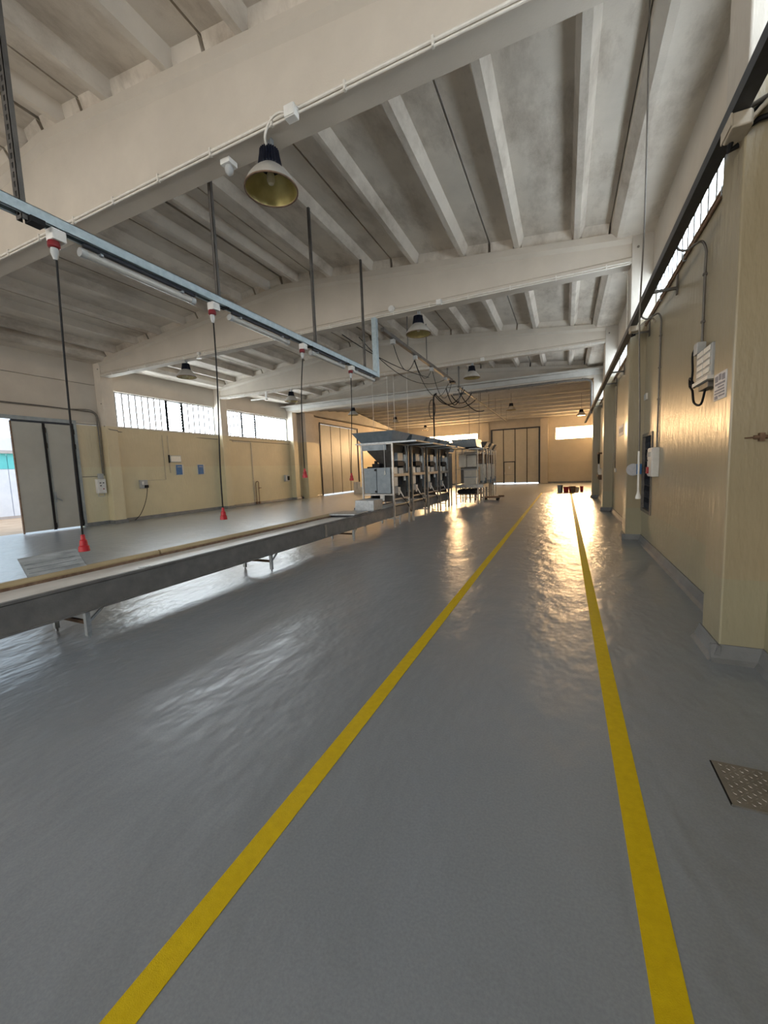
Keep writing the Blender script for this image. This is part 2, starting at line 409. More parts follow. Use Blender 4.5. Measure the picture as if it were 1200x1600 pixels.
# end wall behind the photographer, with an unseen window strip added for fill light
wn = struct('wall_near')
mb = MB(); mb.box(-16.1, YN-.3, 0, 1.75, YN, 2.2); mb.box(-16.1, YN-.3, 2.2, -14.5, YN, 4.8); mb.box(.2, YN-.3, 2.2, 1.75, YN, 4.8); mb.box(-16.1, YN-.3, 4.8, 1.75, YN, 7.4)
mb.build('infill', 'wall_l', wn)

# baseboards (coved grey paint)
def cove_poly(x, s): return [(x, 0), (x-.075*s, 0), (x-.045*s, .03), (x-.02*s, .10), (x-.012*s, .13), (x, .13)]
bl = struct('baseboard_left'); br = struct('baseboard_right')
MB().prism(cove_poly(WR, 1), 'y', YN, 20.9).build('cove', 'cove', br)
for y in BEAMS:
    MB().prism(cove_poly(XR, 1), 'y', y-.05, y+.46).build('cove', 'cove', br)
    MB().prism([(y-.085, 0), (y-.01, 0), (y-.01, .13), (y-.022, .13), (y-.03, .1), (y-.055, .03)], 'x', XR-.06, WR).build('cove', 'cove', br)
for a, b_ in ((8.47, 20.9), (20.9, 21.6), (22.6, 23.85), (29.55, YF)): MB().prism(cove_poly(WL, -1), 'y', a, b_).build('cove', 'cove', bl)
for y in BEAMS[2:]:
    MB().prism(cove_poly(XL, -1), 'y', y-.05, y+.46).build('cove', 'cove', bl)
    MB().prism([(y-.085, 0), (y-.01, 0), (y-.01, .13), (y-.022, .13), (y-.03, .1), (y-.055, .03)], 'x', WL, XL+.06).build('cove', 'cove', bl)

# ---------------------------------------------------------------- windows
def strip_window(name, x, y0, y1, z0, z1, mat, louver=None, pitch=.285, n_in=1):
    w = struct(name)
    t = .05
    mb = MB(); mb.box(x-t/2, y0, z0, x+t/2, y1, z0+.05); mb.box(x-t/2, y0, z1-.05, x+t/2, y1, z1)
    mb.build('frame', 'win_frame', w)
    segs = [(y0, y1, 'v')] if not louver else [(y0, louver[0], 'v'), (louver[0], louver[1], 'h'), (louver[1], y1, 'v')]
    for a, b_, k in segs:
        for yy in (a, b_): box('mullion', 'win_frame', w, x-t*.8, yy-.05, z0+.05, x+t*.8, yy+.05, z1-.05)
        if k == 'v':
            n = max(1, round((b_-a)/pitch)); p = (b_-a-.04)/n
            base = None
            for i in range(n):
                yy = a+.02+p*i
                if base is None: base = MB().box(-.012, .009, 0, .012, p-.009, z1-z0-.1).build('pane', mat, w); base.location = (x, yy, z0+.05)
                else: inst(base, 'pane', w, (x, yy, z0+.05))
            for i in range(1, n):
                box('glazing_bar', 'win_frame', w, x-.035, a+.02+p*i-.03, z0+.05, x+.035, a+.02+p*i+.03, z1-.05)
        else:
            n = 10; p = (z1-z0-.1)/n; base = None
            for i in range(n):
                if base is None:
                    base = MB().sheet([(-.02, 0, 0), (-.02, b_-a-.04, 0), (.02, b_-a-.04, p-.055), (.02, 0, p-.055)], (1, 0, 0), .01).build('louvre_slat', mat, w); base.location = (x, a+.02, z0+.06)
                else: inst(base, 'louvre_slat', w, (x, a+.02, z0+.06+p*i))
            box('louvre_backing', 'win_frame', w, x-.06*(1 if x < 0 else -1), a+.02, z0+.05, x-.045*(1 if x < 0 else -1), b_-.02, z1-.05)
    return w
strip_window('window_1', -15.78, 9.79, 14.83, 3.64, 4.99, 'pane_l', (12.25, 13.03))
strip_window('window_2', -15.78, 15.28, 20.46, 3.64, 4.97, 'pane_l', (16.68, 17.70))
strip_window('window_3', -15.78, YN, -1.65, 3.62, 4.99, 'pane_fill', None, .6)  # unseen window behind the camera, its glow added as fill light
for i, (a, b_) in enumerate(((YN, BEAMS[0]), (BEAMS[0]+.42, BEAMS[1]), (BEAMS[1]+.42, BEAMS[2]), (BEAMS[2]+.42, BEAMS[3]), (BEAMS[3]+.42, BEAMS[4]))):
    strip_window('window_%d' % (4+i), 1.58, a, b_, 4.25, 5.07, 'pane_r', None, .30 if i else .9)
def gable_window(name, y, x0, x1, z0, z1, mat, n):
    w = struct(name); mb = MB(); mb.box(x0, y-.03, z0, x1, y+.03, z0+.05); mb.box(x0, y-.03, z1-.05, x1, y+.03, z1); mb.build('frame', 'win_frame', w)
    p = (x1-x0)/n
    for i in range(n+1): box('mullion', 'win_frame', w, x0+p*i-.02, y-.03, z0+.05, x0+p*i+.02, y+.03, z1-.05)
    for i in range(n): box('pane', mat, w, x0+p*i+.02, y-.01, z0+.05, x0+p*(i+1)-.02, y+.01, z1-.05)
gable_window('window_9', YF+.1, -.75, 2.35, 3.62, 4.64, 'pane_f', 3)
gable_window('window_10', YF+.1, -12.6, -7.25, 3.64, 4.64, 'pane_f', 5)
gable_window('window_11', YN-.15, -14.5, .2, 2.2, 4.8, 'pane_fill', 8)  # unseen glowing strip, added only to brighten the hall
# barred opening low in the right wall
w = struct('window_12')
mb = MB(); mb.box(WR-.02, 8.40, .62, WR+.1, 8.46, 2.11); mb.box(WR-.02, 9.29, .62, WR+.1, 9.335, 2.11); mb.box(WR-.02, 8.46, .62, WR+.1, 9.29, .68); mb.box(WR-.02, 8.46, 2.05, WR+.1, 9.29, 2.11)
mb.build('frame', 'pipe_grey', w)
box('dark_pane', 'black_metal', w, WR+.16, 8.43, .67, WR+.2, 9.33, 2.07)
for i in range(10):
    yy = 8.50+.085*i
    MB().tube([(WR+.03, yy+(.02 if k % 2 else -.02), .68+1.37*k/12) for k in range(13)], .010, 6).build('grille_bar', 'black_metal', w)
for k in range(1, 6): box('grille_bar', 'black_metal', w, WR+.025, 8.46, .66+.23*k, WR+.04, 9.29, .675+.23*k)

# ---------------------------------------------------------------- doors
d1 = struct('door_1', 'half open folding sheet door on the left wall')
mb = MB(); mb.box(WL-.02, 2.85, 3.62, WL+.06, 8.52, 3.74); mb.box(WL-.02, 8.44, 0, WL+.05, 8.52, 3.62); mb.box(WL-.02, 2.85, 0, WL+.05, 2.93, 3.62); mb.build('frame', 'frame', d1)
for a, b_ in ((6.72, 7.53), (7.60, 8.40)):
    lf = box('leaf', 'door', d1, WL-.05, a, .06, WL-.01, b_, 3.56, bevel=.006)
for yy in (7.565, 8.415):
    box('rubber_seal', 'black', d1, WL-.04, yy-.035, .04, WL+.005, yy+.035, 3.56)
    for z in (3.25, 2.75, .10): MB().tube([(WL+.01, yy, z), (WL+.01, yy, z+.17)], .045, 8).build('hinge', 'black', d1)
box('top_track', 'black_metal', d1, WL-.06, 6.72, 3.56, WL+.01, 8.44, 3.62)
box('edge_strip', 'rust', d1, WL-.06, 6.69, .02, WL, 6.72, 3.58)
mb = MB(); mb.box(WL-.01, 7.63, .95, WL+.03, 7.69, 1.30); mb.bar((WL+.03, 7.66, 1.10), (WL+.06, 7.82, 1.0), .03); mb.build('latch', 'frame', d1)
box('door_rod', 'frame', d1, WL-.005, 7.63, .1, WL+.012, 7.65, 3.4)
d2 = struct('door_2', 'four leaf folding door in the left wall past the machines')
mb = MB(); mb.box(WL-.02, 23.9, 5.0, WL+.06, 29.55, 5.1); mb.box(WL-.02, 23.88, 0, WL+.05, 23.98, 5.0); mb.box(WL-.02, 29.46, 0, WL+.05, 29.55, 5.0); mb.build('frame', 'black_metal', d2)
for i in range(4):
    a = 24.0+1.37*i; box('leaf', 'door', d2, WL-.05, a+.03, .09, WL-.01, a+1.34, 4.98, bevel=.006)
    if i: box('rubber_seal', 'black', d2, WL-.04, a-.025, .06, WL+.0, a+.025, 4.98)
d3 = struct('door_3', 'four leaf folding door with a wicket in the far gable')
mb = MB(); mb.box(-6.06, YF-.08, 4.74, -1.95, YF, 4.84); mb.box(-6.06, YF-.08, 0, -5.92, YF, 4.74); mb.box(-2.08, YF-.08, 0, -1.95, YF, 4.74); mb.build('frame', 'black_metal', d3)
for i in range(4):
    a = -5.96+.98*i
    if i == 1:
        box('leaf', 'door_cream', d3, a+.03, YF-.01, 1.98, a+.95, YF+.03, 4.72)
        wk = box('wicket', 'door_cream', d3, a+.07, YF-.02, .12, a+.91, YF+.02, 1.9)
        mb = MB(); mb.box(a+.03, YF-.03, 1.9, a+.95, YF+.02, 1.98); mb.box(a+.03, YF-.03, .07, a+.07, YF+.02, 1.9); mb.box(a+.91, YF-.03, .07, a+.95, YF+.02, 1.9); mb.build('wicket_frame', 'black_metal', d3)
        box('wicket_bar', 'frame', wk, a+.08, YF-.03, .8, a+.90, YF-.02, .83)
        box('wicket_plate', 'paper', wk, a+.42, YF-.03, 1.35, a+.55, YF-.02, 1.55)
        box('wicket_handle', 'white_pl', wk, a+.09, YF-.07, .85, a+.12, YF-.02, 1.05)
    else: box('leaf', 'door_cream', d3, a+.03, YF-.01, .10, a+.95, YF+.03, 4.72)
    if i: box('rubber_seal', 'black', d3, a-.03, YF-.02, .05, a+.03, YF+.02, 4.74)
# painted-over doorway trim, bay with the taps
t1 = struct('trim_1', 'painted-over doorway outline on the left wall')
mb = MB(); mb.box(WL, 15.75, 3.36, WL+.02, 17.1, 3.42); mb.box(WL, 17.06, 0.13, WL+.02, 17.12, 3.36); mb.build('casing', 'pipe', t1)
t2 = struct('trim_2', 'window sill ledge along the left wall')
box('ledge', 'pipe_white', t2, WL-.1, 9.77, 3.62, WL+.04, 14.84, 3.66); box('ledge', 'pipe_white', t2, WL-.1, 15.26, 3.62, WL+.04, 20.5, 3.66)
t3 = struct('trim_3', 'panel joint of the far gable wall')
box('joint_strip', 'pipe', t3, -1.33, YF-.006, 1.76, 2.4, YF, 1.79)

# ---------------------------------------------------------------- outside the open door
fa = thing('neighbour_building', 'white and teal clad building across the yard, seen through the open left door', 'building', (-24.2, 9, -.02))
box('wall', 'facade_w', fa, -.4, -22, 0, -.06, 14, 3.0)
for i in range(34): box('cladding_panel', 'facade_w', fa, -.06, -22+1.05*i, .12, 0, -22+1.05*i+1.02, 2.35)
for i in range(34): box('cladding_panel', 'facade_t', fa, -.06, -22+1.05*i, 2.37, 0, -22+1.05*i+1.02, 3.1)
box('plinth', 'facade_b', fa, -.06, -22, 0, .03, 14, .12); box('gutter', 'facade_b', fa, -.06, -22, 3.1, .14, 14, 3.25); box('parapet', 'facade_w', fa, -.4, -22, 3.25, 0, 14, 3.85)

# ---------------------------------------------------------------- high-bay lamps
def make_lamp():
    t = thing('high_bay_lamp', '', 'lamp', (0,0,0), 0, 'high bay lamps')
    mb = MB(); mb.tube([(0,0,0), (0,0,-.05)], .012, 8); mb.tube([(0, .03*math.cos(a), -.07+.03*math.sin(a)) for a in [k*math.pi/6 for k in range(13)]], .006, 6); mb.box(.03,-.02,-.12,.055,.02,0)
    mb.build('hook', 'galv', t)
    mb = MB(); seg = 48
    rings = []
    for z, r in ((-.10, .06), (-.105, .108), (-.16, .115), (-.28, .138), (-.29, .132)):
        rings.append([Vector(((r*(1 if k % 2 else .86))*math.cos(2*math.pi*k/seg), (r*(1 if k % 2 else .86))*math.sin(2*math.pi*k/seg), z)) for k in range(seg)])
    mb.loft(rings); mb.build('gear_housing', 'navy', t)
    pr = [(.11,-.28), (.135,-.30), (.165,-.325), (.215,-.375), (.26,-.435), (.288,-.49), (.295,-.515)]
    ro = MB().lathe(pr+[(r-.006, z+.004) for r, z in pr[::-1]], seg=40).build('reflector', ['reflector_out'], t, smooth=True)
    ip = [(r-.008, z-.001) for r, z in pr]
    rf = MB().lathe(ip+[(r-.003, z+.001) for r, z in ip[::-1]], seg=40).build('reflector_lining', 'reflector', ro, smooth=True)
    MB().lathe([(.286,-.512), (.301,-.512), (.301,-.525), (.286,-.525), (.286,-.512)], seg=40).build('rim', 'rust', ro, smooth=True)
    g = MB().lathe([(.001,-.508), (.286,-.508), (.286,-.512), (.001,-.512)], seg=40); g.build('glass', 'glass', t)
    MB().lathe([(.001,-.28), (.03,-.29), (.03,-.33), (.042,-.36), (.045,-.42), (.03,-.455), (.001,-.465)], seg=20).build('bulb', 'opal', t, smooth=True)
    return t
lamp_p = make_lamp()
LAMPS = [(-3.08, 4.0, ZB, 0, 'large high bay lamp nearest the camera, hung under the first beam'),
         (-3.24, 9.5, ZB, 0, 'high bay lamp under the second beam, right of the hall ridge'),
         (-3.12, 15.0, ZB, 0, 'high bay lamp with a bright rim under the third beam, above the cable tangle'),
         (-3.12, 26.7, 5.60, .66, 'small high bay lamp in the far bay, above the gable door'),
         (-11.13, 9.5, ZB, 0, 'high bay lamp at the left, under the second beam by the first window'),
         (-11.17, 15.0, ZB, 0, 'high bay lamp at the left, under the third beam above the second window'),
         (-11.12, 20.65, ZB, 0, 'high bay lamp at the left, under the fourth beam before the folding door'),
         (-11.1, 26.9, 5.48, .65, 'high bay lamp in the far bay over the first hoppers, further of the left row'),
         (-11.1, 33.7, 5.47, .5, 'farthest small high bay lamp, left of the sunlit gable window'),
         (.95, 30.0, 5.24, .95, 'small high bay lamp at far right beside the end of the wall rail')]
for i, (x, y, z, stem, lb) in enumerate(LAMPS):
    if i == 0: o = lamp_p; o.location = (x, y, z); o['label'] = lb
    else: o = dup(lamp_p, (x, y, z), lb)
    o.rotation_euler = (0, 0, .3*i)
    if stem: MB().tube([(0,0,-.02), (0,0,stem)], .012, 6).build('stem', 'pipe_grey', o)
cb = MB().tube([(-2.66,3.84,5.37), (-2.80,3.82,5.40), (-2.93,3.83,5.36), (-3.02,3.86,5.26), (-3.07,3.98,5.22)], .014, 6).build('lamp_cable', 'pipe_white', smooth=True)
tag(cb, 'pale flex looping from junction box to the nearest high bay lamp', 'cable')

# small boxes on the beams
def jbox(x, y, z, s, lb, name='junction_box', mat='white_pl'):
    t = thing(name, lb, 'junction box', (x, y, z))
    box('case', mat, t, -s/2, -s*.35, -s/2, s/2, s*.35, s*.42, bevel=.008); box('lid', mat, t, -s*.46, -s*.42, -s*.46, s*.46, -s*.35, s*.38, bevel=.006)
    return t
jbox(-2.62, 3.81, 5.33, .13, 'white junction box on first beam, beside the nearest lamp')
jbox(-2.66, 9.30, 5.38, .12, 'white junction box on second beam, right of its lamp')
jbox(-2.70, 14.79, 5.38, .13, 'white junction box on third beam, right of its lamp')
t = thing('smoke_detector', 'square white based detector with a dark dome under the first beam', 'detector', (-3.70, 4.02, ZB))
box('base', 'white_pl', t, -.07,-.07,-.06,.07,.07,0, bevel=.006); MB().lathe([(.045,-.06), (.052,-.09), (.045,-.13), (.02,-.155), (.001,-.16)], seg=20).build('dome', 'grey_pl', t, smooth=True)
t = thing('round_box', 'round white box on the face of the second beam left of its lamp', 'junction box', (-3.85, 9.37, 5.47))
MB().tube([(0,0,0), (0,-.07,0)], .075, 16).build('case', 'white_pl', t, smooth=True); MB().tube([(0,-.07,0), (0,-.085,0)], .06, 16).build('lid', 'white_pl', t, smooth=True)
for x, y, z, lb in ((-10.30, 9.30, 5.37, 'small white lamp holder on second beam beside left high bay lamp'), (-12.4, 14.80, 5.10, 'white twin emergency light below third beam at left')):
    t = thing('emergency_light', lb, 'light', (x, y, z))
    box('base', 'white_pl', t, -.05,-.03,-.02,.05,.04,.25 if y > 12 else .06, bevel=.005); MB().lathe([(.02,-.02), (.05,-.07), (.08,-.13), (.001,-.13)], seg=14).build('head', 'opal', t, smooth=True)
    if y > 12: box('tube', 'opal', t, -.9,-.03,-.05,-.1,.03,.0); box('arm', 'white_pl', t, -.1,-.02,-.04,.12,.02,-.01)

# conduits clipped along the beams
for i, (y, x0, x1) in enumerate(((BEAMS[1], -15.2, 1.1), (BEAMS[2], -15.2, 1.1), (BEAMS[3], -15.2, 1.1))):
    t = thing('beam_conduit', ['pair of pale conduits clipped along the lower edge of the first beam', 'pair of pale conduits clipped along the lower edge of the second beam', 'pair of pale conduits clipped along the lower edge of the third beam'][i], 'conduit', (0, y, ZB), 0, 'beam conduits')
    MB().tube([(x0,-.015,.03), (x1,-.015,.03)], .016, 8).build('pipe', 'pipe_white', t, smooth=True)
    MB().tube([(x0,-.012,-.012), (x1,-.012,-.012)], .012, 8).build('pipe', 'pipe_white', t, smooth=True)
    if i == 1: MB().tube([(1.02, .3, -.02), (1.09,.3,-.08), (1.105,.3,-.2), (1.105,.3,-1.25)], .016, 8).build('pipe', 'pipe_white', t, smooth=True)
    c0 = None
    for k in range(18):
        xx = x0+.6+.9*k
        if c0 is None: c0 = MB().box(-.012,-.036,-.03,.012,0,.06).build('clip', 'pipe_white', t); c0.location = (xx,0,0)
        else: inst(c0, 'clip', t, (xx,0,0))
t = thing('grey_pipe', 'thick grey pipe under the far fourth beam, bending down the right column', 'pipe', (0, 20.4, 5.28))
MB().tube([(-5.2,0,0), (.80,0,0), (.95,0,-.04), (1.03,0,-.16), (1.04,0,-.35), (1.04,0,-1.5)], .055, 10).build('run', 'pipe_grey', t, smooth=True)
for k in range(6): box('hanger', 'pipe_grey', t, -4.6+1.05*k, -.02, -.05, -4.56+1.05*k, .12, .08)

# ---------------------------------------------------------------- cable rails over the conveyor
def perforated(t, x, y, z0, z1, w, name='strut', holes=False):
    s = MB()
    if not holes: s.box(x-w/2, y-.02, z0, x+w/2, y-.015, z1)
    else:
        s.box(x-w/2, y-.02, z0, x-.014, y-.015, z1); s.box(x+.014, y-.02, z0, x+w/2, y-.015, z1)
        for k in range(int((z1-z0)/.075)): s.box(x-.014, y-.02, z0+.075*k, x+.014, y-.015, z0+.03+.075*k)
    s.box(x-w/2, y-.02, z0, x-w/2+.005, y+.025, z1); s.box(x+w/2-.005, y-.02, z0, x+w/2, y+.025, z1)
    o = s.build(name, 'steel_shade', t)
    return o
RX, RZ = -4.33, 3.98
t = thing('cable_rail', 'long pale galvanised channel hung over the conveyor, carrying sockets and tube lights', 'cable rail', (RX, 0, RZ))
mb = MB(); mb.box(-.055, -3.0, -.05, -.049, 9.36, .05); mb.box(.049, -3.0, -.05, .055, 9.36, .05); mb.box(-.055, -3.0, .044, .055, 9.36, .05); mb.box(-.055,-3,-.05,-.03,9.36,-.044); mb.box(.03,-3,-.05,.055,9.36,-.044)
mb.build('channel', 'galv_blue', t)
perforated(t, 0, 2.13, -.09, 2.4, .085, holes=True); perforated(t, .0, 4.32, .0, 2.46, .045); perforated(t, .0, 6.66, .0, 2.46, .045); perforated(t, .0, 8.72, .0, 2.46, .045); perforated(t, 0, -1.2, 0, 2.45, .045)
mb = MB(); mb.box(-.06, 9.30, -.05, .06, 9.42, 1.37); mb.build('drop_leg', 'galv_blue', t)
box('clamp', 'black', t, -.02, 2.16, -.10, .08, 2.27, -.05)
for yy in (4.40, 6.44, 7.82): box('joint_clip', 'black', t, -.06, yy, -.06, .06, yy+.05, -.045)
t = thing('cable_rail', 'dark cable rail under the third beam, carrying looped cables behind the tall drop leg', 'cable rail', (-4.3, 0, 5.19))
box('channel', 'steel_shade', t, -.05, 9.75, -.05, .05, 16.7, .05)
for yy in (11.6, 13.4, 16.0): MB().tube([(0,yy,.05), (0,yy,1.25 if yy < 14.5 else 1.25)], .018, 6).build('strut', 'pipe_grey', t)
for yy in (10.4, 12.2, 13.9, 15.7): box('socket', 'grey_pl', t, -.07, yy, -.17, .05, yy+.12, -.05, bevel=.01)
box('end_piece', 'black', t, -.08, 16.6, -.10, .12, 16.85, -.02)
t = thing('cable_rail', 'thin dark rail hung from rods in the far bay, above the last machines', 'cable rail', (-4.25, 0, 5.1))
box('channel', 'steel_shade', t, -.035, 17.6, -.035, .035, 33.4, .035)
MB().tube([(0,17.7,.0), (0,17.7,1.30)], .03, 6).build('strut', 'pipe_grey', t); MB().tube([(0,17.7,.0), (0,17.7,-.75)], .02, 6).build('strut', 'pipe_grey', t)
for yy in (20.2, 22.6, 25.2, 27.8, 30.4, 33.2): MB().tube([(0,yy,.0), (0,yy,.25 if yy < 20.8 else 1.0-.0*yy)], .014, 6).build('strut', 'pipe_grey', t)
# tube lights under the first rail
for i, (a, b_, lb) in enumerate(((2.62, 3.92, 'tube light under the galvanised rail between the first two drop cables'), (4.55, 5.85, 'tube light under the galvanised rail between the second and third drop cables'), (6.55, 7.75, 'tube light under the galvanised rail between the third and fourth drop cables'), (8.15, 9.25, 'tube light at the far end of the galvanised rail by the drop leg'))):
    t = thing('tube_light', lb, 'light', (RX-.0, a, RZ-.055), 0, 'tube lights under the rail')
    L = b_-a
    box('spine', 'black_metal', t, -.02, 0, -.03, .02, L, .0)
    MB().tube([(-.035, 0, -.075), (-.035, L, -.075)], .038, 12).build('diffuser', 'tube_grey', t, smooth=True)
    for yy in (-.02, L-.04): MB().tube([(-.035, yy, -.075), (-.035, yy+.06, -.075)], .043, 12).build('end_cap', 'grey_pl', t, smooth=True)
    for yy in (.15, L-.2): box('clip', 'galv', t, -.04, yy, -.05, .02, yy+.03, -.02)
# red plugs on drop cables
DROPS = [(2.38, .93, 'black drop cable with a red plug nearest the camera, in front of the open door'),
         (4.22, 1.02, 'black drop cable with a red plug, second from camera, low before the window wall'),
         (6.25, 1.55, 'black drop cable with a red plug, third from camera, left of the folding door'),
         (8.05, 1.43, 'black drop cable with a red plug, farthest, just left of the front machine')]
for i, (y, zb, lb) in enumerate(DROPS):
    t = thing('drop_cable', lb, 'drop cable', (RX-.12, y, 0), 0, 'drop cables with red plugs')
    zt = RZ-.05
    box('socket_box', 'white_pl', t, .06, -.05, zt-.10, .17, .07, zt, bevel=.008)
    s = MB().lathe([(.045, -.0), (.05, -.02), (.05, -.05), (.04, -.06), (.001, -.06)], (.10, -.01, zt-.10), 16).build('socket_ring', 'dark_red', t, smooth=True)
    MB().lathe([(.03, -.06), (.034, -.10), (.016, -.16), (.001, -.16)], (.10, -.01, zt-.10), 14).build('socket_plug', 'grey_pl', t, smooth=True)
    sw = [.0, .03, -.02, .035][i]
    pts = [(.10*(1-k/12)**2 - .0 + sw*math.sin(k/12*math.pi), sw*.4*math.sin(k/6*math.pi), zt-.24 + (zb+.14-zt+.24)*k/12) for k in range(13)]
    MB().tube(pts, .0095, 8).build('cable', 'black', t, smooth=True)
    MB().lathe([(.001, .14), (.018, .14), (.022, .09), (.032, .08), (.036, .03), (.046, .02), (.050, -.03), (.001, -.03)], (pts[-1][0], pts[-1][1], zb), 18).build('red_plug', 'red', t, smooth=True)
# looped cables under the dark rail, thin steel wires, hoses
t = thing('festoon_cable', 'thin black cables drooping in loops from the dark rail', 'cable', (-4.35, 0, 5.1))
for p, q, sag in (((0,10.6,-.06), (0,12.3,-.06), .5), ((-.6,9.7,.0), (0,15.7,-.06), .55), ((0,12.3,-.06), (0,14.0,-.06), .4), ((.05,14.0,-.06), (.05,16.6,-.06), .75), ((-.05,12.4,-.06), (-.05,16.5,-.06), .8), ((-1.1,9.7,.15), (-.05,13.9,-.3), .15)):
    MB().tube(arc(p, q, sag, 12), .011, 6).build('loop', 'black', t, smooth=True)
t = thing('cable_bundle', 'tangled bundle of dark hoses hung at the start of the far thin rail', 'hose', (-4.6, 17.6, 5.0))
for p, q, sag in (((-.75,0,-.1), (.55,.3,.0), .55), ((-.7,.05,-.1), (.9,1.2,-.3), .5), ((.3,.1,0), (1.0,2.4,-.7), .35), ((-.2,0,.1), (.5,.2,.1), .75), ((0,.1,-.2), (.75,.8,-.1), .4)):
    MB().tube(arc(p, q, sag, 12), .022, 6).build('hose', 'black', t, smooth=True)
MB().tube([(-.86+.14*math.cos(a), 0, -.75+.42*math.sin(a)) for a in [k*math.pi/8 for k in range(17)]], .018, 6).build('coil', 'black', t, smooth=True)
t = thing('hanging_hose', 'dark vertical hose dropping from the cable tangle to the machine tops', 'hose', (-5.38, 17.6, 2.70))
MB().tube([(0,0,0), (0,0,2.0), (.03,0,2.15), (.15,.0,2.22)], .035, 8).build('drop', 'black', t, smooth=True)
for i, (x, y, z0) in enumerate(((-7.15, 15.0, 2.75), (-6.5, 15.0, 2.75), (-6.22, 15.0, 2.75), (-5.65, 15.0, 2.75))):
    w = MB().tube([(x, y, z0), (x, y, ZB)], .010, 5).build('hanging_wire', 'pipe_white'); tag(w, ['first from the left of four thin pale wires hanging from the third beam', 'second from the left of four thin pale wires hanging from the third beam', 'third from the left of four thin pale wires under the third beam', 'rightmost of four thin pale wires hanging from the third beam'][i], 'wire', 'wires from the third beam')
for i, (x, y, z0) in enumerate(((-4.45, 20.6, 3.2), (-3.95, 20.6, 3.1))):
    w = MB().tube([(x, y, z0), (x, y, ZB)], .012, 5).build('hanging_wire', 'pipe_grey'); tag(w, ['left of two thin dark wires hanging before the sunlit gable window', 'right of two thin dark wires hanging before the sunlit gable window'][i], 'wire', 'wires from the fourth beam')
w = thing('hanging_cable', 'long thin cable hanging near the right wall with a white plug before the barred opening', 'cable', (.68, 4.9, 0))
MB().tube([(0,0,6.145), (.01,0,4.0), (-.01,0,3.0), (.015,0,2.0), (.02,0,1.25)], .008, 6).build('cable', 'pipe_grey', w, smooth=True)
MB().tube([(.016,0,1.7), (.02,0,1.25)], .010, 8).build('sleeve', 'white_pl', w, smooth=True)
MB().lathe([(.010,.05), (.015,.02), (.026,-.015), (.026,-.035), (.001,-.035)], (.02,0,1.24), 14).build('plug', 'white_pl', w, smooth=True)

# ---------------------------------------------------------------- conveyor
CX0, CX1 = -5.06, -4.42
t = thing('conveyor', 'long low steel belt conveyor running from the left edge to the machines', 'conveyor', (0, 0, 0))
for a, b_ in ((-4.0, 6.795), (6.805, 16.15)):
    mb = MB(); mb.prism([(CX1-.02, .285), (CX1+.02, .285), (CX1+.02, .30), (CX1, .305), (CX1, .55), (CX1+.015, .56), (CX1+.015, .585), (CX1-.03, .585), (CX1-.03, .57), (CX1-.02, .55)], 'y', a, b_)
    mb.build('side_panel', 'steel_dark', t)
    mb = MB(); mb.prism([(CX0-.02, .285), (CX0+.005, .285), (CX0+.005, .585), (CX0-.02, .585)], 'y', a, b_); mb.build('side_panel', 'steel_dark', t)
box('joint_plate', 'steel', t, CX1, 6.76, .30, CX1+.012, 6.84, .56)
box('belt', 'belt', t, CX0+.01, -4.0, .535, CX1-.035, 16.15, .552)
box('bed', 'steel_dark', t, CX0+.005, -4, .31, CX1-.02, 16.15, .33)
MB().prism([(CX0-.03, .585), (CX0+.03, .585), (CX0+.035, .60), (CX0+.02, .635), (CX0-.03, .635)], 'y', -4.0, 3.6).build('guide_strip', 'wood', t)
MB().prism([(CX0-.03, .585), (CX0+.03, .585), (CX0+.035, .60), (CX0+.02, .635), (CX0-.03, .635)], 'y', 3.63, 8.0).build('guide_strip', 'wood', t)
box('guide_edge', 'rust', t, CX0+.012, -4.0, .552, CX0+.03, 8.0, .585)
box('bolt_plate', 'steel', t, -4.66, 3.05, .552, -4.60, 3.17, .556)
for y in (-.6, 2.33, 5.16, 8.02, 10.9, 13.7, 15.9):
    for x in (CX1-.03, CX0+.03):
        mb = MB(); mb.box(x-.022, y-.022, .03, x+.022, y+.022, .31); mb.box(x-.034, y-.03, 0, x+.034, y+.03, .03) if False else mb.tube([(x,y,0), (x,y,.05)], .014, 8); mb.build('leg', 'galv', t)
        MB().bar((x, y+.02, .17), (x, y+.20, .31), .022).build('brace', 'galv', t)
    box('crossbar', 'rust' if y < 9 else 'galv', t, CX0+.05, y-.015, .15, CX1-.05, y+.015, .185)
# sheet deflector clipped to the far guide
t = thing('deflector_plate', 'bent galvanised sheet plate standing on the far edge of the conveyor', 'plate', (CX0, 2.15, .585))
mb = MB(); prof = [(.025, .0), (-.0, .055), (-.025, .075), (-.16, .235)]
mb.loft([[Vector((x, yy, z+dz)) for x, z in prof for dz in (0,)] + [Vector((x-.004, yy, z+.004)) for x, z in prof[::-1]] for yy in (0, .56)]); mb.build('sheet', 'scratched', t)
for yy in (.09, .47): MB().tube([(.005, yy, .03), (.02, yy, .038)], .012, 8).build('bolt', 'black', t)
for k in range(3): MB().bar((-.03-.035*k, .03, .085+.041*k), (-.03-.035*k, .50, .085+.041*k), .006).build('scratch_rib', 'galv', t)
t = thing('cover_plate', 'flat pale sheet lying across the conveyor just before the hooded box', 'plate', (-4.74, 8.3, .60))
MB().prism([(-.36, -.38), (.34, -.28), (.34, .42), (-.36, .42)], 'z', 0, .03).build('sheet', 'galv', t, bevel=.004); MB().box(-.34,-.3,-.06,.32,.38,0).build('frame', 'black_metal', t)
t = thing('belt_hood', 'galvanised box hood on the conveyor in front of the first machine', 'box', (-4.72, 9.15, .585))
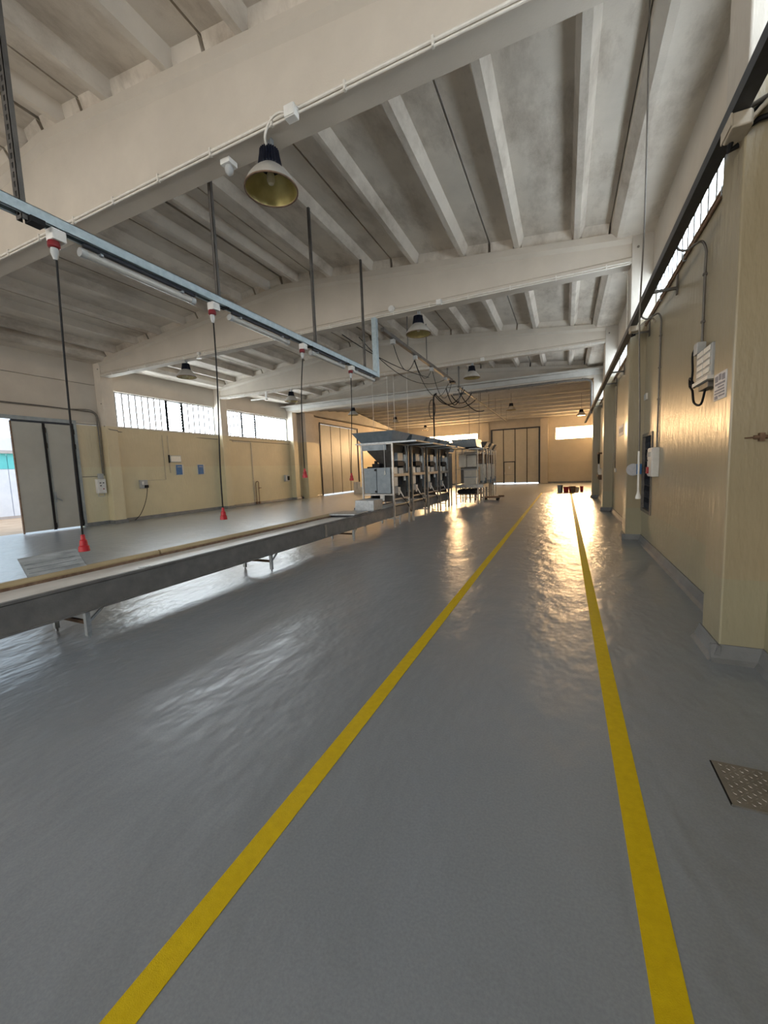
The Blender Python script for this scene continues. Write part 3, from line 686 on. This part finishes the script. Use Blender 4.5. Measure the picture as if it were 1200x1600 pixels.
MB().prism([(-.29, 0), (.27, 0), (.27, .27), (-.27, .27)], 'y', 0, .55).build('hood', 'galv', t, bevel=.012); box('foot', 'black', t, -.36, .1, -.02, -.29, .5, .06); box('flange', 'galv', t, -.30, -.06, -.005, .28, 0, .01)
box('switch_box', 'white_pl', t, .19, .57, .20, .29, .66, .36, bevel=.01)

# ---------------------------------------------------------------- packing machines
def rail_set(mb, pts, w=.04):
    for p, q in pts: mb.bar(p, q, w)
def make_machine(first=True):
    t = thing('packing_machine', '', 'machine', (0,0,0), 0, 'hopper packing machines')
    for sx in (-.475, .475):
        for y in (.02, 1.2): box('post', 'steel', t, sx-.024, y-.024, 0.0, sx+.024, y+.024, 2.37)
    rp = []
    for z in (.62, .78, 1.47): rp += [((.475, .04, z), (.475, 1.18, z)), ((-.475, .04, z), (-.475, 1.18, z))]
    for z in (.92, 2.34): rp += [((-.45, .02, z), (.45, .02, z))]
    rp += [((-.45, 1.2, 1.47), (.45, 1.2, 1.47)), ((-.475, .04, 2.34), (-.475, 1.18, 2.34)), ((.475, .04, 2.34), (.475, 1.18, 2.34))]
    for p, q in rp: MB().bar(p, q, .04).build('rail', 'steel', t)
    box('side_rail_plate', 'steel', t, .455, .06, 1.42, .50, 1.18, 1.50)
    # flared hopper
    lo = [(-.45, -.02), (.45, -.02), (.45, .98), (-.45, .98)]; hi = [(-.66, -.20), (.60, -.20), (.60, 1.14), (-.66, 1.14)]
    for k in range(4):
        a, b_ = lo[k], lo[(k+1) % 4]; c, d = hi[(k+1) % 4], hi[k]
        n = [(0,-1,0), (1,0,0), (0,1,0), (-1,0,0)][k]
        MB().sheet([(a[0],a[1],2.38), (b_[0],b_[1],2.38), (c[0],c[1],2.67), (d[0],d[1],2.67)], n, .008).build('hopper_panel', 'steel_blue', t)
    box('canopy_plate', 'steel_shade', t, -.62, -.02, 2.355, 1.18, 1.14, 2.375)
    box('canopy_edge', 'galv', t, -.64, -.045, 2.345, 1.20, -.02, 2.385)
    box('canopy_edge', 'steel_shade', t, 1.18, -.02, 2.345, 1.20, 1.14, 2.385)
    MB().loft([[(x, y, 2.35) for x, y in ((-.40,.1), (.40,.1), (.40,1.1), (-.40,1.1))], [(x, y, 2.15) for x, y in ((-.36,.15), (.36,.15), (.36,1.05), (-.36,1.05))], [(x, y, 1.62) for x, y in ((.05,.45), (.25,.45), (.25,.75), (.05,.75))]]).build('funnel', 'steel_shade', t)
    box('front_apron', 'steel_blue', t, -.44, .0, 2.17, .30, .012, 2.33)
    # cabinet with two doors
    box('cabinet', 'steel_blue', t, -.43, .03, .95, .40, .42, 1.68)
    for a, b_ in ((-.43, -.03), (-.02, .40)):
        d = box('cabinet_door', 'steel_blue', t, a+.004, -.0, .955, b_-.004, .03, 1.675, bevel=.006)
    for z in (1.01, 1.62): MB().tube([(-.05, .0, z), (-.05, -.03, z)], .032, 12).build('knob', 'black', d)
    box('side_housing', 'cream_panel', t, .41, .05, 1.15, .455, .40, 1.68, bevel=.008)
    box('side_housing', 'steel_blue', t, .41, .05, .95, .455, .40, 1.14)
    box('motor', 'black', t, -.20, .1, 1.68, .02, .36, 1.80); MB().tube([(-.12,.2,1.78), (-.12,.2,1.88)], .05, 10).build('motor_cap', 'black', t); box('cable_gland', 'black', t, -.36, .1, 1.68, -.26, .3, 1.72)
    # right side: display box, dark sheets standing in for shade, chute
    box('display_box', 'steel_blue', t, .30, .48, 1.86, .44, .92, 2.10, bevel=.008); box('display_shelf', 'black', t, .2, .44, 1.72, .46, 1.0, 1.85)
    box('weigh_box', 'grey_pl', t, .28, .50, 1.50, .46, .86, 1.66, bevel=.008); box('weigh_box', 'steel_shade', t, .25, .9, 1.50, .45, 1.16, 1.82)
    box('valve', 'white_pl', t, .40, .98, 1.80, .46, 1.08, 2.05, bevel=.01)
    box('shade_panel', 'black_metal', t, -.45, .44, .62, -.40, 1.18, 1.45); box('shade_panel', 'steel_shade', t, -.40, 1.15, .62, .40, 1.18, 2.3); box('shade_panel', 'black_metal', t, -.3, .5, 1.15, .3, 1.1, 1.42)  # dark sheets added so the machine's inside looks shaded
    MB().prism([(.46, 1.10), (.72, 1.10), (.72, .92), (.60, .86), (.46, .98)], 'x', .18, .40).build('discharge_chute', 'cream_panel', t)
    MB().sheet([(.40, .62, 1.0), (.40, .70, 1.0), (.44, .86, .80), (.44, .80, .80)], (1, 0, 0), .01).build('chute_flap', 'white_pl', t)
    MB().tube([(.42,1.0,1.42), (.43,1.0,1.28)], .035, 10).build('drain_cup', 'white_pl', t)
    MB().tube([(.44, .92, 2.34), (.46, 1.02, 2.30), (.47, 1.08, 2.2), (.47, 1.09, 1.55)], .025, 8).build('conduit', 'grey_pl', t, smooth=True)
    MB().tube([(.46, .15, .92), (.50, .6, .80), (.49, 1.0, .6), (.48, 1.25, .42), (.46, 1.4, .30)], .013, 6).build('cable', 'black', t, smooth=True)
    return t
mp = make_machine(); MX = -4.83; MP = 1.52
mp.location = (MX, 10.24, 0); mp['label'] = 'first packing machine of the row, its two door blue-grey cabinet facing the camera'
for i, lb in ((1, 'second packing machine of the row, just behind the front one'), (2, 'third packing machine of the row, midway along the conveyor'), (3, 'fourth packing machine of the row, before the tall dark cabinet')):
    dup(mp, (MX, 10.24+MP*i, 0), lb)
MB().tube([(.24,-.01,2.3), (.25,-.02,1.60)], .006, 6).build('switch_cord', 'white_pl', mp); MB().lathe([(.001,.06), (.012,.05), (.03,-.06), (.001,-.06)], (.25,-.03,1.54), 10).build('pendant_switch', 'white_pl', mp, smooth=True)
t = thing('control_cabinet', 'tall dark steel cabinet between the hopper machines and the sorting bench', 'cabinet', (-4.78, 16.2, 0))
box('body', 'steel_shade', t, -.4, 0, .75, .42, .5, 2.2, bevel=.01); box('door', 'steel_dark', t, -.38, -.02, .8, .40, 0, 2.15, bevel=.006)
for x in (-.36, .38):
    for y in (.05, .45): box('leg', 'steel', t, x-.025, y-.025, 0, x+.025, y+.025, .75)
MB().loft([[(x,y,2.25) for x,y in ((-.45,-.05),(.45,-.05),(.45,.6),(-.45,.6))], [(x,y,2.62) for x,y in ((-.6,-.2),(.6,-.2),(.6,.62),(-.6,.62))]]).build('top_hopper', 'galv', t)

# sorting bench with two stacked sheet boxes on it
t = thing('sorting_bench', 'steel sorting bench with a tray on thin legs right of the hopper machines', 'bench', (-3.90, 17.15, 0))
for x in (-.42, .52):
    for y in (.02, 1.25): box('post', 'steel', t, x-.022, y-.022, 0, x+.022, y+.022, 2.35 if y < 1 else 2.3)
box('tray', 'steel', t, -.45, 0, .72, .75, 1.3, .86); box('shelf', 'steel_shade', t, -.42, .05, .42, .52, 1.2, .45)
for z in (.30, 1.52, 2.25): MB().bar((-.42, .02, z), (.52, .02, z), .03).build('rail', 'steel', t)
for x in (-.30, -.1, .12, .32): box('roller_leg', 'steel_dark', t, x-.02, .3, .05, x+.02, .34, .72)
for k in range(4): MB().tube([(-.3+.2*k, .1, .55), (-.3+.2*k, 1.1, .55)], .10, 12).build('roller', 'black', t, smooth=True)
box('upper_panel', 'cream_panel', t, -.40, .5, 1.62, -.08, .55, 2.15); box('upper_panel', 'cream_panel', t, -.04, .5, 1.62, .36, .55, 2.12)
box('cross_beam', 'steel', t, -.45, .48, 2.16, .55, .56, 2.22); box('dark_works', 'steel_shade', t, -.40, .8, .9, .40, 1.2, 1.6)
MB().sheet([(-.5,-.2,2.36), (.8,-.2,2.36), (.8,1.2,2.44), (-.5,1.2,2.44)], (0,0,1), .02).build('roof_sheet', 'steel_shade', t)
box('edge', 'galv', t, .2, -.24, 2.35, .82, -.2, 2.39)
MB().loft([[(x,y,2.46) for x,y in ((-.4,0),(.5,0),(.5,1.1),(-.4,1.1))], [(x,y,2.8) for x,y in ((-.6,-.1),(.45,-.1),(.45,1.3),(-.6,1.3))]]).build('hopper', 'galv', t)
for i, (z, lb) in enumerate(((.865, 'lower cream sheet metal crate standing on the sorting bench'), (1.19, 'upper cream sheet metal crate stacked on the sorting bench crate'))):
    c = thing('metal_crate', lb, 'crate', (-3.74, 17.3, z)); box('body', 'cream_panel', c, -.27, 0, 0, .27, .45, .30, bevel=.008); box('rim', 'steel', c, -.28, -.01, .285, .28, .46, .315)
# far tower machines
def make_tower():
    t = thing('tower_machine', '', 'machine', (0,0,0), 0, 'tower machines past the bench')
    for x in (-.5, .5):
        for y in (.02, .8): box('post', 'steel', t, x-.025, y-.025, 0, x+.025, y+.025, 2.45)
    box('front_sheet', 'cream_panel', t, .18, -.02, .95, .56, .02, 1.72, bevel=.006); box('upper_sheet', 'rust', t, .15, .1, 1.78, .48, .16, 2.22); box('dark_works', 'steel_shade', t, -.45, .2, .8, .15, .8, 2.3)
    for z in (2.42, 2.24): MB().bar((.1, .0, z), (.62, .0, z), .04).build('bracket', 'galv', t)
    MB().bar((.62, 0, 2.24), (.62, 0, 2.42), .04).build('bracket', 'galv', t)
    for z in (.35, .78): MB().bar((-.5, .02, z), (.5, .02, z), .035).build('rail', 'steel', t)
    MB().sheet([(.30,.05,.95), (.62,.0,.75), (.62,.0,1.05), (.34,.05,1.35)], (0,-1,0), .012).build('side_chute', 'steel_blue', t)
    for x in (-.2, .05, .28): box('inner_leg', 'steel_dark', t, x-.02, .3, 0, x+.02, .34, .8)
    MB().loft([[(x,y,2.46) for x,y in ((-.5,0),(.5,0),(.5,.8),(-.5,.8))], [(x,y,2.74) for x,y in ((-.6,-.2),(.72,-.2),(.62,1.0),(-.6,1.0))]]).build('hopper', 'steel', t)
    return t
tp = make_tower(); tp.location = (-3.95, 18.95, 0); tp['label'] = 'first tower machine behind the bench, cream front sheet'
dup(tp, (-3.98, 20.5, 0), 'second tower machine behind the bench, between two like it'); dup(tp, (-4.02, 22.1, 0), 'last tower machine, nearest the gable door')
t = thing('low_trolley', 'low rusty trolley on the floor at the foot of the tower machines', 'trolley', (-3.15, 19.2, 0))
box('deck', 'rust', t, -.45, 0, .12, .35, .5, .18); box('handle_bar', 'rust', t, .3, .1, .16, .55, .2, .24)
for x in (-.35, .25):
    for y in (.08, .42): MB().tube([(x,y-.02,.06), (x,y+.02,.06)], .06, 12).build('wheel', 'black', t)

# cartons by the folding door
t = thing('carton', 'tall white carton on the floor before the folding door', 'box', (-13.9, 25.9, 0)); box('body', 'card', t, -.28, 0, 0, .28, .5, .84, bevel=.01); box('tape', 'pipe', t, -.03, -.003, .3, .03, 0, .84)
t = thing('carton', 'small white carton beside the tall one by the folding door', 'box', (-13.42, 25.8, 0)); box('body', 'card', t, -.17, 0, 0, .17, .4, .48, bevel=.01); box('tape', 'pipe', t, -.02, -.003, .2, .02, 0, .48)
t = thing('broom_stick', 'dark stick leaning against the left wall before the folding door', 'stick', (-15.45, 21.0, 0))
MB().tube([(.10,.15,.02), (-.06,-.22,.78)], .022, 8).build('shaft', 'rust', t); box('foot', 'black', t, .0, .05, 0, .1, .3, .05)

# paint buckets at the end of the lines
def bucket(x, y, r, h, mat, lb):
    t = thing('paint_bucket', lb, 'bucket', (x, y, 0), 0, 'paint buckets on the far floor')
    MB().lathe([(.001,0), (r*.86,0), (r,h*.9), (r*1.06,h*.9), (r*1.06,h), (r*.98,h), (r*.96,h*.93), (.001,h*.93)], seg=20).build('pail', mat, t, smooth=True)
    MB().tube([(r*1.05*math.cos(a), -.02-r*1.02*math.sin(a)*.5, h*.92-r*.8*math.sin(a)) for a in [k*math.pi/8 for k in range(9)]], .006, 5).build('handle', 'galv', t, smooth=True)
    return t
bucket(-.25, 24.8, .15, .40, 'steel_blue', 'dark blue-grey bucket, leftmost of the buckets at the line ends')
bucket(.06, 24.75, .14, .30, 'red', 'wide red bucket second from left at the line ends')
bucket(.32, 24.9, .12, .32, 'red', 'red bucket third from left, partly behind the dark pot')
bucket(.40, 24.5, .13, .34, 'rust', 'dark brown pot in the middle of the row of buckets')
bucket(.62, 25.0, .12, .26, 'card', 'pale bucket second from right at the line ends')
bucket(.86, 25.1, .09, .30, 'red', 'small red can, rightmost of the row of buckets')

# ---------------------------------------------------------------- right wall fittings
t = thing('wall_rail', 'long dark steel trunking rail running the length of the right wall', 'rail', (1.06, 0, 3.97))
mb = MB(); mb.prism([(-.05, -.045), (.05, -.045), (.05, .045), (-.05, .045)], 'y', -3, 26.6); mb.build('trunking', 'rail_paint', t)
for y in (-.3, 7.0, 9.0, 12.5, 14.2, 17.6, 19.4):
    mb = MB(); mb.box(.05, y-.018, -.03, .33, y+.018, .005); mb.box(.32, y-.03, -.10, .338, y+.03, .16); mb.build('bracket', 'pipe_grey', t)
for y, lb, n in ((3.72, 'grey junction box with thick cables on the wall rail at the nearest column', 4), (8.35, 'grey junction box under the wall rail before the second column', 2)):
    t = thing('rail_box', lb, 'junction box', (1.06, y, 3.97))
    MB().prism([(-.045, 0), (.06, 0), (.08, .03), (.08, .18), (-.045, .18)], 'z', -.14, -.045).build('case', 'pipe', t, bevel=.01); box('lid', 'pipe', t, -.055, -.01, -.13, -.045, .19, -.05)
    MB().tube([(0,.16,-.12), (.0,.2,-.17), (.05,.2,-.15)], .02, 8).build('gland', 'black', t, smooth=True)
    for k in range(n):
        MB().tube([(.08, .05+.03*k, -.08), (.16, .02+.03*k, -.02+.015*k), (.25, -.03+.02*k, .02+.02*k), (.30, -.05+.02*k, -.05) if n == 2 else (.34, -.09, .06+.03*k)], .014, 8).build('cable', 'pipe', t, smooth=True)
t = thing('cable_loop', 'dark thick cable looped beside the junction box at the nearest right column', 'cable', (1.12, 3.86, 3.93))
MB().tube([(0,.05,-.02), (.06,0,.05), (.14,-.05,.07), (.20,-.07,.03), (.15,-.05,-.03), (.07,-.03,-.03), (.0,.02,-.05)], .018, 8).build('loop', 'black', t, smooth=True)
MB().tube([(.02,-.02,.07), (.16,-.08,.10), (.24,-.08,.20), (.30,-.06,.28)], .016, 8).build('tail', 'pipe_grey', t, smooth=True)
t = thing('wall_conduit', 'brown conduit running along the top of the right wall under the windows', 'conduit', (WR, 0, 4.21))
for dz in (0, -.045): MB().tube([(-.018, 4.3, dz), (-.018, 20.4, dz)], .016, 8).build('pipe', 'rust', t, smooth=True)
for y in (5.2, 6.6, 8.0): box('clip', 'galv', t, -.04, y, -.07, 0, y+.02, .02)
def drop_conduit(y, z0, z1, lb):
    t = thing('wall_conduit', lb, 'conduit', (WR, y, 0))
    MB().tube([(-.30, .0, z1-.10), (-.27, 0, z1-.17), (-.20, 0, z1-.20), (-.12, 0, z1-.16), (-.06, 0, z1-.14), (-.02, 0, z1-.22), (-.018, 0, z1-.4), (-.018, 0, z0)], .013, 8).build('pipe', 'pipe_grey', t, smooth=True)
    for k in range(3): box('clip', 'pipe_grey', t, -.038, -.02, z1-.5-.5*k, 0, .02, z1-.48-.5*k)
    return t
drop_conduit(5.70, 2.75, 4.10, 'thin conduit dropping down the right wall to the floodlight')
drop_conduit(7.95, 1.81, 4.08, 'thin conduit dropping down the right wall to the breaker box')
t = thing('floodlight', 'wall floodlight with eight pale lenses and a black cable on the right wall', 'light', (WR, 5.27, 2.58))
box('body', 'grey_pl', t, -.10, -.25, -.165, -.03, .27, .15, bevel=.008); box('back_plate', 'grey_pl', t, -.03, -.26, -.15, 0, .24, .14); box('sill', 'white_pl', t, -.13, -.25, -.20, -.05, .27, -.165); box('driver', 'pipe_grey', t, -.09, -.12, -.26, -.01, .2, -.20, bevel=.006)
for r in range(4):
    for c in range(2): box('lens', 'opal', t, -.112, -.20+.22*c, -.125+.07*r, -.10, -.02+.22*c, -.075+.07*r, bevel=.004)
box('hinge_arm', 'grey_pl', t, -.11, .22, .15, -.03, .36, .27, bevel=.006)
MB().tube([(-.08,.36,.26), (-.10,.42,.20), (-.10,.40,.0), (-.10,.41,-.15), (-.09,.34,-.19), (-.10,.50,-.06), (-.09,.54,-.14), (-.10,.38,-.22), (-.10,.30,-.36), (-.08,.12,-.40), (-.06,.08,-.26)], .012, 6).build('cable', 'black', t, smooth=True)
t = thing('notice_sheet', 'grey white notice sheet with printed blocks stuck on the side of the nearest right column', 'notice', (XR, 4.095, 2.17))
box('sheet', 'paper', t, -.006, -.135, -.105, 0, .135, .105)
mb = MB()
for a, b_, z0, z1 in ((-.14,-.06,.05,.11), (.06,.14,.05,.11), (-.03,.03,.06,.12), (-.14,.13,.015,.035), (-.12,.05,-.015,0), (-.13,.14,-.045,-.03), (-.14,.14,-.075,-.06), (-.14,.02,-.105,-.09), (.05,.14,-.125,-.09)): mb.box(-.008, a*.8, z0*.78, -.006, b_*.8, z1*.78)
mb.build('print', 'ink', t)
t = thing('wall_switch', 'small two gang switch on right wall above the barred opening', 'switch', (WR, 9.12, 2.80)); box('plate', 'pipe_white', t, -.03, -.10, -.06, 0, .10, .06, bevel=.006); box('rocker', 'grey_pl', t, -.038, -.08, -.045, -.03, -.01, .045); box('rocker', 'grey_pl', t, -.038, .01, -.045, -.03, .08, .045)
t = thing('breaker_box', 'white breaker box with a red switch beside the barred opening', 'breaker box', (WR, 8.02, 1.57))
box('case', 'white_pl', t, -.10, -.19, -.24, 0, .19, .24, bevel=.008); box('cover', 'white_pl', t, -.11, -.17, .04, -.10, .17, .22); lowc = box('cover', 'white_pl', t, -.11, -.17, -.22, -.10, .17, .02); box('red_switch', 'red', lowc, -.135, .02, -.19, -.11, .15, -.08, bevel=.006)
for k in range(3): box('breaker', 'grey_pl', t, -.12, -.1+.09*k, .09, -.11, -.04+.09*k, .17)
t = thing('bell_unit', 'blue box with a pale round disc on second column beside the barred opening', 'bell', (1.25, 9.33, 1.43)); box('case', 'blue', t, .03, -.10, -.09, .12, 0, .11, bevel=.008)
MB().tube([(-.02,-.02,.0), (-.02,-.07,0)], .12, 20).build('disc', 'paper', t, smooth=True)
t = thing('wall_peg', 'short rusty bar clamped to near face of the nearest column', 'bar', (1.26, 3.83, 1.74)); MB().tube([(-.0,0,0), (.16,0,.0)], .014, 8).build('bar', 'rust', t); box('clamp', 'rust', t, .03, -.02, -.03, .06, .02, .03); MB().tube([(-.05,0,-.002), (0,0,0)], .006, 6).build('tip', 'rust', t)
t = thing('wall_shelf', 'rusty wall shelf with small cans between the last right columns', 'shelf', (WR, 17.9, 1.05)); box('board', 'rust', t, -.24, -.5, 0, 0, .5, .07)
for y in (-.3, .3): box('strut', 'rust', t, -.2, y-.02, -.12, 0, y+.02, 0)
for x, y, h, m_, lb in ((-.12, -.2, .24, 'card', 'pale can standing on the rusty wall shelf'), (-.14, .12, .13, 'pipe_white', 'short pale tin lying beside the can on the wall shelf')):
    c = thing('shelf_can', lb, 'can', (WR+x, 17.9+y, 1.12)); MB().tube([(0,0,0), (0,0,h)], .06, 14).build('body', m_, c, smooth=True); MB().tube([(0,0,h), (0,0,h+.012)], .063, 14).build('lid', 'galv', c)
t = thing('hose_bracket', 'dark hose bracket on right wall above the rusty shelf', 'bracket', (WR, 17.9, 1.95)); box('arm', 'rust', t, -.24, -.3, -.03, 0, .3, .03); MB().tube(arc((-.2,-.2,-.03), (-.2,.25,-.03), .35, 8), .03, 8).build('hose', 'black', t, smooth=True); box('nozzle', 'white_pl', t, -.22, .02, -.75, -.16, .1, -.42)
t = thing('wall_banner', 'faded bluish poster on right wall between the second and third columns', 'poster', (WR, 12.9, 2.45)); box('sheet', 'paper', t, -.006, -.5, -.14, 0, .5, .14)
mb = MB()
for k in range(5): mb.box(-.008, -.42+.18*k, -.06, -.006, -.32+.18*k, .07)
mb.build('print', 'ink', t)
t = thing('wall_socket', 'small socket on right wall before the third column', 'socket', (WR, 13.9, 1.35)); box('plate', 'pipe_white', t, -.05, -.08, -.06, 0, .08, .06, bevel=.006); MB().tube([(-.03,0,.05), (-.02,0,2.7)], .012, 6).build('conduit', 'pipe_grey', t)
t = thing('column_conduit', 'pinkish conduit running up the nearest right column above the rail', 'conduit', (1.37, 3.85, 4.0)); MB().tube([(0,-.02,0), (0,-.02,1.7)], .018, 8).build('pipe', 'pipe', t, smooth=True); box('clip', 'pipe_white', t, -.025,-.04,.7,.025,0,.73)

# manhole plate
t = thing('manhole_cover', 'chequered steel plate let into the floor at right', 'floor plate', (.72, 2.18, 0))
box('plate', 'plate', t, 0, 0, .0, .62, .31, .006); t['label'] = 'chequered steel plate let into the grey floor at the right edge'
box('rim', 'steel', t, -.006, -.006, 0, .626, 0, .009); box('rim', 'black', t, -.008, 0, 0, 0, .31, .003)
nub = None; mb = MB()
for i in range(22):
    for j in range(11):
        cx, cy = .03+.027*i, .03+.0255*j; a = .8 if (i+j) % 2 else -.8
        u = Vector((math.cos(a), math.sin(a), 0))*.010; v = Vector((-math.sin(a), math.cos(a), 0))*.0035; c_ = Vector((cx, cy, .006))
        mb.loft([[c_-u, c_-v, c_+u, c_+v], [c_-u*.6+Vector((0,0,.003)), c_-v*.5+Vector((0,0,.003)), c_+u*.6+Vector((0,0,.003)), c_+v*.5+Vector((0,0,.003))]])
mb.build('tread_studs', 'plate', t)['kind'] = 'stuff'

# ---------------------------------------------------------------- left wall fittings
t = thing('wall_conduit', 'pair of conduits above the open door, bending down to the panel box', 'conduit', (WL+.06, 0, 0))
MB().tube([(0,-1.2,4.06), (0,9.0,4.09), (0,9.12,4.06), (0,9.2,3.97), (0,9.22,3.8), (.0,9.22,1.80)], .022, 8).build('pipe', 'pipe_grey', t, smooth=True); MB().tube([(0,-1.2,4.13), (0,8.3,4.11), (0,9.02,4.15), (0,9.2,4.05), (0,9.27,3.9), (0,9.27,1.8)], .014, 8).build('pipe', 'pipe_grey', t, smooth=True)
t = thing('wall_conduit', 'thin cable under the left window sills from column to column', 'conduit', (WL+.02, 0, 3.46)); MB().tube([(.25,9.32,.14), (.28,9.45,.04), (.30,9.76,.0), (.02,9.85,.0), (0,14.8,-.02)], .016, 6).build('pipe', 'pipe_grey', t, smooth=True); MB().tube([(0,15.3,-.02), (0,20.4,-.02)], .016, 6).build('pipe', 'pipe_grey', t, smooth=True)
t = thing('switch_panel', 'grey control box with buttons on the left wall beside the open door', 'control box', (WL, 9.1, 1.42)); box('case', 'white_pl', t, 0, -.15, -.26, .14, .15, .26, bevel=.01); box('cover', 'white_pl', t, .14, -.13, -.23, .15, .13, .23)
for y, z, m_ in ((-.06,.12,'black'), (.05,.12,'black'), (-.05,.02,'black'), (.04,-.10,'red')): MB().tube([(.15,y,z), (.17,y,z)], .02, 10).build('button', m_, t)
box('top_switch', 'grey_pl', t, 0, -.05, .27, .10, .12, .46, bevel=.006); MB().tube([(.05,-.1,-.26), (.05,-.1,-.36), (.05,.1,-.36), (.05,.1,-.26)], .012, 6).build('cable', 'grey_pl', t, smooth=True)
t = thing('wall_conduit', 'short horizontal conduit from the open door to the control box', 'conduit', (WL+.015, 0, 1.78)); MB().tube([(0,8.55,0), (0,9.1,0)], .012, 6).build('pipe', 'pipe_grey', t)
t = thing('socket_unit', 'grey socket box with a black plug and trailing cord on the left wall', 'socket', (WL, 10.75, 1.42)); box('case', 'grey_pl', t, 0, -.16, -.17, .10, .16, .17, bevel=.01); box('outlet', 'black', t, .10, .0, -.15, .17, .14, -.04, bevel=.01); box('outlet', 'white_pl', t, .10, -.10, -.02, .12, -.02, .10)
MB().tube([(.12,.10,-.12), (.12,.06,-.4), (.09,-.05,-.8), (.12,-.3,-1.2), (.2,-.6,-1.40)], .012, 6).build('cord', 'black', t, smooth=True)
t = thing('wall_conduit', 'thin painted conduit stepping down to the socket box', 'conduit', (WL+.015, 0, 0)); MB().tube([(0,11.80,3.44), (0,11.80,1.57), (0,10.9,1.57)], .012, 6).build('pipe', 'pipe', t)
t = thing('wall_conduit', 'thin painted conduit dropping past the exit light', 'conduit', (WL+.015, 0, 0)); MB().tube([(0,12.05,3.44), (0,12.05,1.85)], .012, 6).build('pipe', 'pipe', t)
t = thing('exit_light', 'grey framed white light box above the left blue box', 'light', (WL, 12.32, 2.45)); box('case', 'grey_pl', t, 0, -.27, -.15, .08, .27, .15, bevel=.01); box('face', 'opal', t, .08, -.24, -.12, .09, .24, .12); box('side_clip', 'black', t, 0, -.31, -.17, .05, -.27, .17)
for y, lb in ((12.47, 'blue wall box below the light box, left of two'), (13.62, 'blue wall box nearer the second window, right of two')):
    t = thing('blue_box', lb, 'wall box', (WL, y, 1.97)); box('case', 'pipe_white', t, 0, -.16, -.23, .04, .22, .24); box('face', 'blue', t, .04, -.15, -.21, .06, .14, .22); box('label_strip', 'grey_pl', t, .06, -.10, .12, .063, .10, .15)
t = thing('water_taps', 'pair of rusty water pipes with taps on the left wall under the second window', 'tap', (WL+.05, 17.2, 0))
for y in (0, .22): MB().tube([(0,y,.02), (0,y,1.15)], .018, 8).build('pipe', 'rust', t); box('flange', 'rust', t, -.04, y-.05, .02, .04, y+.05, .14)
MB().tube([(0,.0,1.15), (.02,.03,1.24), (.02,.12,1.27), (.02,.2,1.22), (0,.22,1.0)], .02, 8).build('bend', 'rust', t, smooth=True); box('tap_handle', 'rust', t, 0, .2, .88, .08, .34, .92)
t = thing('socket_unit', 'grey socket box on the left wall at the end of the second window', 'socket', (WL, 19.9, 1.36)); box('case', 'grey_pl', t, 0, -.16, -.20, .12, .16, .20, bevel=.01); box('outlet', 'black', t, .12, .02, -.12, .2, .14, .12, bevel=.01); box('cover', 'white_pl', t, .12, -.14, -.15, .13, -.01, .15)
